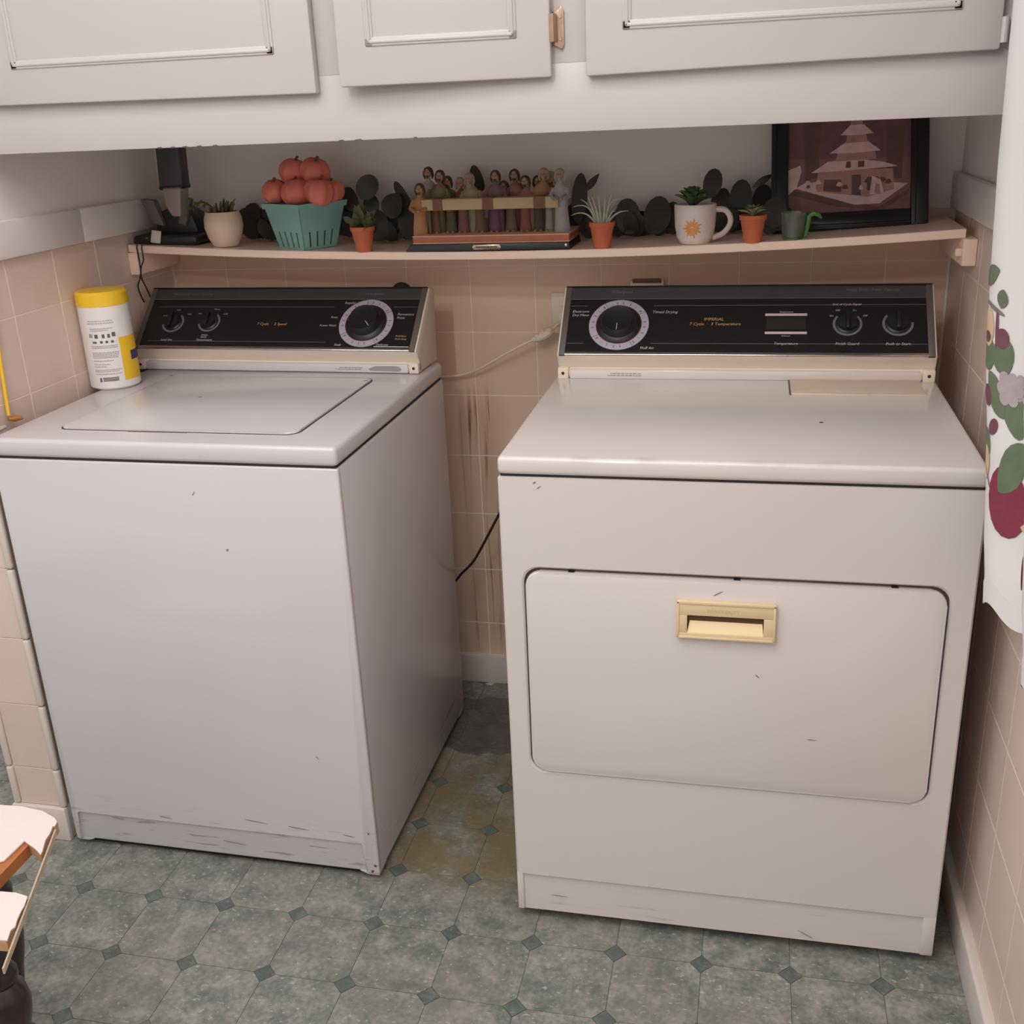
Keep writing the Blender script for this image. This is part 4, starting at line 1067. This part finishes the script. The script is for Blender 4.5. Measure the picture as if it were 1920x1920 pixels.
# ------------------------------------------------------------------ around the machines
# wipes canister on the washer
cr = .0525; cc = (LX+cr+.0008, -.400, .908)
wc = thing('wipes_canister', 'white cleaning wipes canister with a yellow lid on the washer beside the tiled wall', 'canister', cc)
M['canw'] = mat('canister_white', (228, 222, 218), .35)
M['yel'] = mat('yellow_plastic', (236, 190, 44), .4)
M['navy'] = mat('navy_print', (56, 52, 104), .5)
MB().lathe([(cr-.004, 0), (cr, .004), (cr, .178), (cr-.003, .182)], cc, 48).build('body', M['canw'], wc)
MB().lathe([(cr-.001, .176), (cr+.001, .177), (cr+.001, .201), (cr-.003, .206), (cr-.02, .207), (.0005, .207)], cc, 48).build('lid', M['yel'], wc)
cam_a = math.degrees(math.atan2(CAM.y-cc[1], CAM.x-cc[0]))
def patch(b, a0, a1, z0, z1, off, n=10):
    a0, a1 = math.radians(cam_a+a0), math.radians(cam_a+a1); v = []
    for i in range(n+1):
        a = a0+(a1-a0)*i/n; v += [on_cyl(cc, a, z0, cr+off), on_cyl(cc, a, z1, cr+off)]
    b._new(v, [(2*i, 2*i+2, 2*i+3, 2*i+1) for i in range(n)])
b = MB(); patch(b, 22, 120, .018, .110, .0004, 16); b.build('yellow_panel', M['yel'], wc, recalc=False)
b = MB(); patch(b, 47, 110, .058, .078, .0008, 10); b.build('navy_panel', M['navy'], wc, recalc=False)
M['printg'] = mat('grey_print', (168, 160, 160), .6); M['printd'] = mat('dark_print', (96, 90, 94), .6)
b = MB()
rows = [(.147, -42, 14), (.142, -44, 16), (.131, -40, 12), (.127, -40, 2), (.094, -44, 18), (.0905, -44, 18), (.080, -44, 18), (.0765, -44, 17), (.073, -44, 16), (.0695, -44, 14), (.0625, -44, 4), (.055, -44, -6), (.050, -44, -14), (.043, -44, 18), (.0395, -44, 12), (.034, -44, 16)]
for z, a0, a1 in rows:
    a = a0
    while a < a1:
        wd = random.uniform(2, 6); patch(b, a, min(a+wd, a1), z, z+.0018, .0005, 2); a += wd+1.0
b.build('small_print', M['printg'], wc, smooth=0, recalc=False)['kind'] = 'stuff'
b = MB()
for a0, z0, wd, hh in ((-44, .113, 3, .008), (-39, .113, 2, .008), (-31, .112, 8, .008), (-14, .112, 6, .008), (-2, .112, 6, .008), (8, .114, 8, .009), (-38, .101, 10, .004), (-20, .101, 6, .005), (-8, .101, 6, .005), (4, .101, 6, .005), (-36, .018, 5, .009)): patch(b, a0, a0+wd, z0, z0+hh, .0005, 3)
for z in (.0195, .0225, .0255): patch(b, -28, 8, z, z+.002, .0005, 6)
b.build('pictograms', M['printd'], wc, smooth=0, recalc=False)['kind'] = 'stuff'

# yellow stick with wooden tip at the washer's front-left corner
ys = thing('yellow_stick', 'thin yellow stick with a brown wooden tip standing at the front-left corner of the washer', 'stick', (-.986, -.706, .908))
MB().tube([(-.9985, -.668, 1.20), (-.9985, -.690, 1.02), (-.994, -.704, .922)], .0036, 10).build('stick', M['yel'], ys)
b = MB(); b.tube([(-.9905, -.712, .9165), (-.985, -.702, .9155), (-.975, -.690, .9145)], [.003, .0062, .0038], 10); b.build('wooden_tip', mat('amber_wood', (168, 106, 50), .5, noise=.25, nscale=60), ys)
b = MB(); b.tube([(-.983, -.735, .9085), (-.984, -.775, .907), (-.984, -.800, .902), (-.984, -.8145, .885), (-.984, -.8165, .868)], [.004, .006, .007, .007, .005], 10); b.build('hanging_loop', mat('pale_loop', (196, 178, 160), .6), ys)

# wall outlet, plug and cream cord
ox = -.052
ol = thing('wall_outlet', 'beige wall outlet plate behind the left side of the dryer console', 'outlet', (ox+.035, 0, .958))
MB().box(ox, ox+.07, -.007, -.0005, .958, 1.036, .003, 2).build('plate', M['almond'], ol)
for z in (.977, 1.016): MB().box(ox+.019, ox+.051, -.009, -.006, z-.013, z+.013, .004, 2).build('receptacle', M['cord_w'], ol)
cable('cream_cord', 'cream power cord with a bulky pale plug strung between washer and dryer', chain([(1062, 600, -.012), (1048, 607, -.03), (1034, 619, -.042), (1022, 628, -.046), (1000, 637, -.048), (975, 649, -.046), (940, 668, -.04), (900, 691, -.03), (870, 702, -.022), (836, 706, -.018), (800, 705, -.02)]), .0030, M['cord_w'], sub=4)
pb = chain([(1036, 618, -.042), (1026, 626, -.045), (1012, 633, -.047), (1000, 637, -.048)])
pgth = thing('cord_plug', 'pale wrapped plug body on the cream cord near the dryer', 'plug', tuple(pb[1]))
MB().tube(pb, [.008, .0105, .011, .007], 10).build('plug_body', M['cord_w'], pgth)
b = MB()
for k in range(3):
    p = pb[0].lerp(pb[3], .15+.3*k); b.ball((p.x, p.y-.004, p.z+.003), (.010, .007, .007), 10, 7)
b.build('tape_wrap', mat('pinkish_tape', (222, 196, 180), .4, bump=.4, bscale=90), pgth)
cable('black_cord', 'black cord crossing the gap low behind the washer and dryer', [at(850, 1094, 1, -.10)-Vector((.06, 0, .03))]+chain([(850, 1092, -.10), (866, 1075, -.10), (885, 1056, -.10), (900, 1032, -.10), (916, 1002, -.10), (935, 966, -.10), (960, 925, -.10)])+[Vector((-.07, -.09, .60)), Vector((-.02, -.085, .55)), Vector((.0, -.085, .3)), Vector((.01, -.085, .05)), Vector((.03, -.085, .0045)), Vector((.12, -.085, .004))], .0032, M['cord_b'], sub=4)
# valve and box on the back wall
vk = at(754, 549, 1, -.05)
vv = thing('water_valve', 'dark round water valve handle on the back wall above the washer console', 'valve', (vk.x, 0, vk.z-.022))
b = MB(); b.M = Matrix.Translation(vk) @ Matrix.Rotation(PI/2, 4, 'X'); b.lathe([(.012, -.006), (.024, -.004), (.025, .002), (.020, .006), (.0005, .007)], n=24); b.build('handwheel', M['dockd'], vv)
MB().tube([(vk.x, -.001, vk.z), (vk.x, -.046, vk.z)], .008, 12).build('stem', M['brass'], vv)
ob = thing('utility_box', 'small beige box on the back wall just above the dryer console', 'box', (.17, 0, 1.035))
MB().box(.133, .208, -.02, -.0005, 1.035, 1.064, .003, 2).build('box', M['almond'], ob)
MB().box(.138, .203, -.021, -.018, 1.058, 1.068, .001).build('lid', mat('box_shadow_brown', (112, 86, 70), .6), ob)  # brown strip paints the dark shadow at the top of the box
# scrap by the baseboard
p = at(918, 1282, 2, .001)
b = MB(); b.prism([(p.x-.011, p.y-.004), (p.x+.006, p.y-.008), (p.x+.013, p.y+.002), (p.x+.002, p.y+.006)], 2, .0002, .0035, .001); tag(recentre(b.build('paper_scrap', M['label'])), 'tiny white paper scrap on the floor by the back baseboard', 'scrap')

# ------------------------------------------------------------------ worn stool at the lower left
SZ = .45
st_ = thing('worn_stool', 'worn stool with chipped white top boards and dark turned legs at lower left', 'stool', (-.72, -1.42, 0))
M['lam'] = mat('white_laminate', (226, 213, 208), .4, noise=.03, nscale=15)
M['fib'] = mat('raw_fibreboard', (196, 150, 112), .85, noise=.2, nscale=60)
M['legd'] = mat('dark_stained_wood', (44, 26, 24), .3, noise=.25, nscale=20, coat=.3)
M['wood'] = mat('orange_wood', (172, 104, 58), .5, noise=.2, nscale=30)
def g(px, py, z=SZ): p = at(px, py, 2, z); return (p.x, p.y)
A = [(-1.02, -1.235), g(0, 1510), g(40, 1512), g(80, 1521), g(103, 1534), g(107, 1541), g(103, 1549), g(98, 1550), g(97, 1556), g(92, 1566), g(85, 1575), g(80, 1596), g(76, 1603), g(66, 1592), g(46, 1577), g(8, 1614), g(-10, 1619), (-1.0, -1.40)]
b = MB(); b.prism(A, 2, SZ-.0015, SZ+.0008, .0004, 1); b.build('laminate', M['lam'], st_)
b = MB(); b.prism([(x*.998-.0015, y+.001) for x, y in A], 2, SZ-.018, SZ-.0014); b.build('top_board', M['fib'], st_)
B = [(-.98, -1.445), g(0, 1672), g(30, 1674), g(52, 1681), g(46, 1698), g(40, 1708), g(32, 1724), g(29, 1738), g(20, 1744), g(14, 1764), g(0, 1763), (-.97, -1.53)]
b = MB(); b.prism(B, 2, SZ-.0015, SZ+.0008, .0004, 1); b.build('laminate', M['lam'], st_)
b = MB(); b.prism([(x-.002, y) for x, y in B], 2, SZ-.018, SZ-.0014); b.build('top_board', M['fib'], st_)
e0, e1 = Vector((*g(104, 1552), 0)), Vector((*g(6, 1812), 0))
d_ = (e1-e0).normalized(); nn = Vector((-d_.y, d_.x, 0))
def strip(z0, z1, a, b_, w0, w1, m, name):
    b = MB(); b._new([(*(q_+nn*w).xy, z) for z in (z0, z1) for q_, w in ((a, w0), (b_, w0), (b_, w1), (a, w1))], [(0, 1, 2, 3), (7, 6, 5, 4), (0, 4, 5, 1), (1, 5, 6, 2), (2, 6, 7, 3), (3, 7, 4, 0)]); return b.build(name, m, st_)
sgn = 1 if nn.x > 0 else -1
strip(SZ-.012, SZ-.003, e0, e1, -.0022*sgn, .0002*sgn, mat('frayed_edge', (186, 166, 146), .8, noise=.2, nscale=60), 'edge_band')
o0, o1 = Vector((*g(47, 1580, SZ-.004), 0)), Vector((*g(-40, 1668, SZ-.004), 0))
dd = (o1-o0).normalized(); n2 = Vector((-dd.y, dd.x, 0)); b = MB()
b._new([(*(a+n2*w).xy, z) for z in (SZ-.022, SZ-.003) for a, w in ((o0, -.010), (o1, -.010), (o1, .012), (o0, .010))], [(0, 1, 2, 3), (7, 6, 5, 4), (0, 4, 5, 1), (1, 5, 6, 2), (2, 6, 7, 3), (3, 7, 4, 0)]); b.build('cross_rail', M['wood'], st_)
def turned_leg(x, y):
    pr = [(.010, 0), (.013, .02), (.016, .06), (.022, .10), (.030, .135), (.034, .165), (.030, .19), (.022, .205), (.026, .215), (.031, .235), (.033, .255), (.029, .28), (.020, .292), (.024, .300), (.024, .312), (.018, .322), (.020, .35), (.024, .40), (.024, SZ-.019)]
    MB().lathe(pr, (x, y, 0), 24).build('leg', M['legd'], st_)
lp = at(6, 1835, 2, .30)
turned_leg(lp.x-.004, lp.y); turned_leg(lp.x-.36, lp.y-.02); turned_leg(lp.x-.185, lp.y+.205); turned_leg(lp.x-.44, lp.y+.19)
for yy in (0, 1):
    a_, b_ = (Vector((lp.x, lp.y, .37)), Vector((lp.x-.36, lp.y-.02, .37))) if yy == 0 else (Vector((lp.x-.185, lp.y+.205, .37)), Vector((lp.x-.44, lp.y+.19, .37)))
    MB().tube([a_, b_], .011, 10).build('stretcher', M['legd'], st_)
MB().tube([(lp.x, lp.y, .405), (lp.x-.185, lp.y+.205, .405)], .012, 10).build('apron', M['legd'], st_)
MB().tube([(lp.x-.36, lp.y-.02, .405), (lp.x-.44, lp.y+.19, .405)], .012, 10).build('apron', M['legd'], st_)

# ------------------------------------------------------------------ curtain on the right wall
M['curt'] = mat('white_curtain', (216, 210, 209), .85, noise=.02, nscale=10, bump=.15, bscale=700)
CUZ0, CUZ1, CUW = .742, 1.92, .65
LE = [(.70, -.985), (.742, -.970), (.80, -.945), (.835, -.915), (.95, -.868), (1.05, -.80), (1.18, -.752), (1.33, -.722), (1.48, -.714), (1.95, -.704)]
def ledge_y(z):
    for (z0, y0), (z1, y1) in zip(LE[:-1], LE[1:]):
        if z <= z1: return y0+(y1-y0)*(z-z0)/(z1-z0)
    return LE[-1][1]
def cpos(s, z, off=0.0):
    """s across the cloth from its left edge, z height; off stands off its room side"""
    ph = s*2*PI/.34
    amp = .0285+.002*math.sin(z*4.0)
    return_x = .7675-amp*math.cos(ph)
    y = ledge_y(z)-s*.73-.006*math.sin(ph+z*2.0)
    tx, ty = amp*math.sin(ph)*2*PI/.34, -.73-.006*math.cos(ph+z*2.0)*2*PI/.34
    nrm = Vector((ty, -tx, 0)).normalized()
    return Vector((return_x, y, z))+nrm*off
b = MB(); NS, NZ = 90, 60; v = []
for layer in (0, 1):
    for j in range(NZ+1):
        for i in range(NS+1):
            s = CUW*i/NS; z = CUZ0+.006*math.sin(s*60)+.012*math.sin(s*19+1)+(CUZ1-CUZ0)*j/NZ
            v.append(cpos(s, z, .0007 if layer else -.0007))
Q = (NS+1)*(NZ+1); f = []
for j in range(NZ):
    for i in range(NS):
        a = j*(NS+1)+i; f += [(a, a+1, a+NS+2, a+NS+1), (Q+a+NS+1, Q+a+NS+2, Q+a+1, Q+a)]
for i in range(NS): f += [(i+1, i, Q+i, Q+i+1)]
for j in range(NZ):
    a = j*(NS+1); f += [(a, a+NS+1, Q+a+NS+1, Q+a), (a+NS+1+NS, a+NS, Q+a+NS, Q+a+NS+1+NS)]
b._new(v, f)
cu = thing('curtain', 'white curtain printed with apples, grapes and green leaves hanging at the right wall', 'curtain', (.757, -.95, .742))
b.build('cloth', M['curt'], cu, smooth=80)
hem = MB(); hv = []
for i in range(NS+1):
    s = CUW*i/NS; z = CUZ0+.006*math.sin(s*60)+.012*math.sin(s*19+1)
    hv += [cpos(s, z, .0016), cpos(s, z+.03, .0016), cpos(s, z+.030, .0009)]
hem._new(hv, [(3*i+k, 3*i+3+k, 3*i+4+k, 3*i+1+k) for i in range(NS) for k in range(2)]); hem.build('hem', M['curt'], cu, recalc=False)
PR = {'apple': mat('apple_print', (128, 48, 68), .85, noise=.3, nscale=40), 'yellow': mat('pear_print', (204, 178, 140), .85, noise=.2, nscale=30), 'leaf': mat('leaf_print', (98, 110, 86), .85, noise=.25, nscale=50), 'grape': mat('grape_print', (164, 150, 154), .85, noise=.2, nscale=60), 'plum': mat('plum_print', (112, 68, 82), .85, noise=.3, nscale=50), 'line': mat('line_print', (128, 110, 112), .85)}
nlay = [0]
def blob(kind, s, z, rs, rz, rot=0.0, n=18, leaf=False):
    if z > 1.80: return None
    s, rs = s*1.42, rs*1.3; z = z if z > 1.5 else .895+(z-.878)*.78; nlay[0] += 1; off = .0020+.00005*(nlay[0] % 20); b = MB(); v = [cpos(s, z, off)]
    for ringr in (.5, 1.0):
        for i in range(n):
            t = 2*PI*i/n
            da = rs*math.cos(t)*ringr
            dc_ = rz*math.sin(t)*ringr*(abs(math.sin(t))**.6 if leaf else 1)
            ss, zz = s+da*math.cos(rot)-dc_*math.sin(rot), z+da*math.sin(rot)+dc_*math.cos(rot)
            v.append(cpos(max(.0005, ss), zz, off))
    f = [(0, 1+i, 1+(i+1) % n) for i in range(n)]+[(1+i, 1+n+i, 1+n+(i+1) % n, 1+(i+1) % n) for i in range(n)]
    b._new(v, f); return b.build('printed_'+('leaf' if kind == 'leaf' else 'grapes' if kind == 'grape' else 'fruit'), PR[kind], cu, smooth=60, recalc=False)
def cluster(s0, zoff, full=True):
    blob('leaf', s0+.062, 1.02+zoff, .020, .030, .3, leaf=True); blob('grape', s0+.066, 1.055+zoff, .010, .010); blob('leaf', s0+.004, .965+zoff, .014, .020, .8, leaf=True)
    blob('yellow', s0+.004, .93+zoff, .012, .022); blob('line', s0+.012, .905+zoff, .014, .002, -.9)
    blob('apple', s0+.048, .878+zoff, .034, .046)
    blob('yellow', s0+.080, .862+zoff, .015, .020)
    blob('leaf', s0+.055, .935+zoff, .034, .024, .9, leaf=True)
    blob('leaf', s0+.030, 1.045+zoff, .026, .020, 2.2, leaf=True)
    blob('plum', s0+.024, .992+zoff, .012, .009, .5); blob('plum', s0+.012, 1.04+zoff, .010, .014, .3)
    for k in range(9): blob('grape', s0+.046+.013*(k % 3)-.004*(k // 3 % 2), 1.075+zoff-.016*(k // 3), .0088, .0088)
    blob('leaf', s0+.012, 1.108+zoff, .020, .022, .4, leaf=True); blob('leaf', s0+.042, 1.112+zoff, .022, .026, 2.0, leaf=True)
    blob('yellow', s0+.010, 1.155+zoff, .015, .026); blob('plum', s0+.008, 1.138+zoff, .010, .008)
    blob('plum', s0+.040, 1.14+zoff, .013, .014); blob('plum', s0+.030, 1.155+zoff, .0035, .028)
    blob('line', s0+.022, 1.19+zoff, .024, .0035, -.25)
    blob('leaf', s0+.038, 1.208+zoff, .010, .014, 1.4, leaf=True); blob('leaf', s0+.010, 1.245+zoff, .024, .014, .3, leaf=True)
cluster(.0, 0); cluster(.13, -.02); cluster(.26, .01); cluster(.06, .70); cluster(.22, .72)
MB().tube([(.768, -.69, 1.93), (.768, -1.2, 1.93)], .008, 12).build('rod', M['lampw'], cu)
for y in (-.705, -1.18): MB().box(.764, RX-.0005, y-.006, y+.006, 1.918, 1.942, .002).build('rod_bracket', M['lampw'], cu)
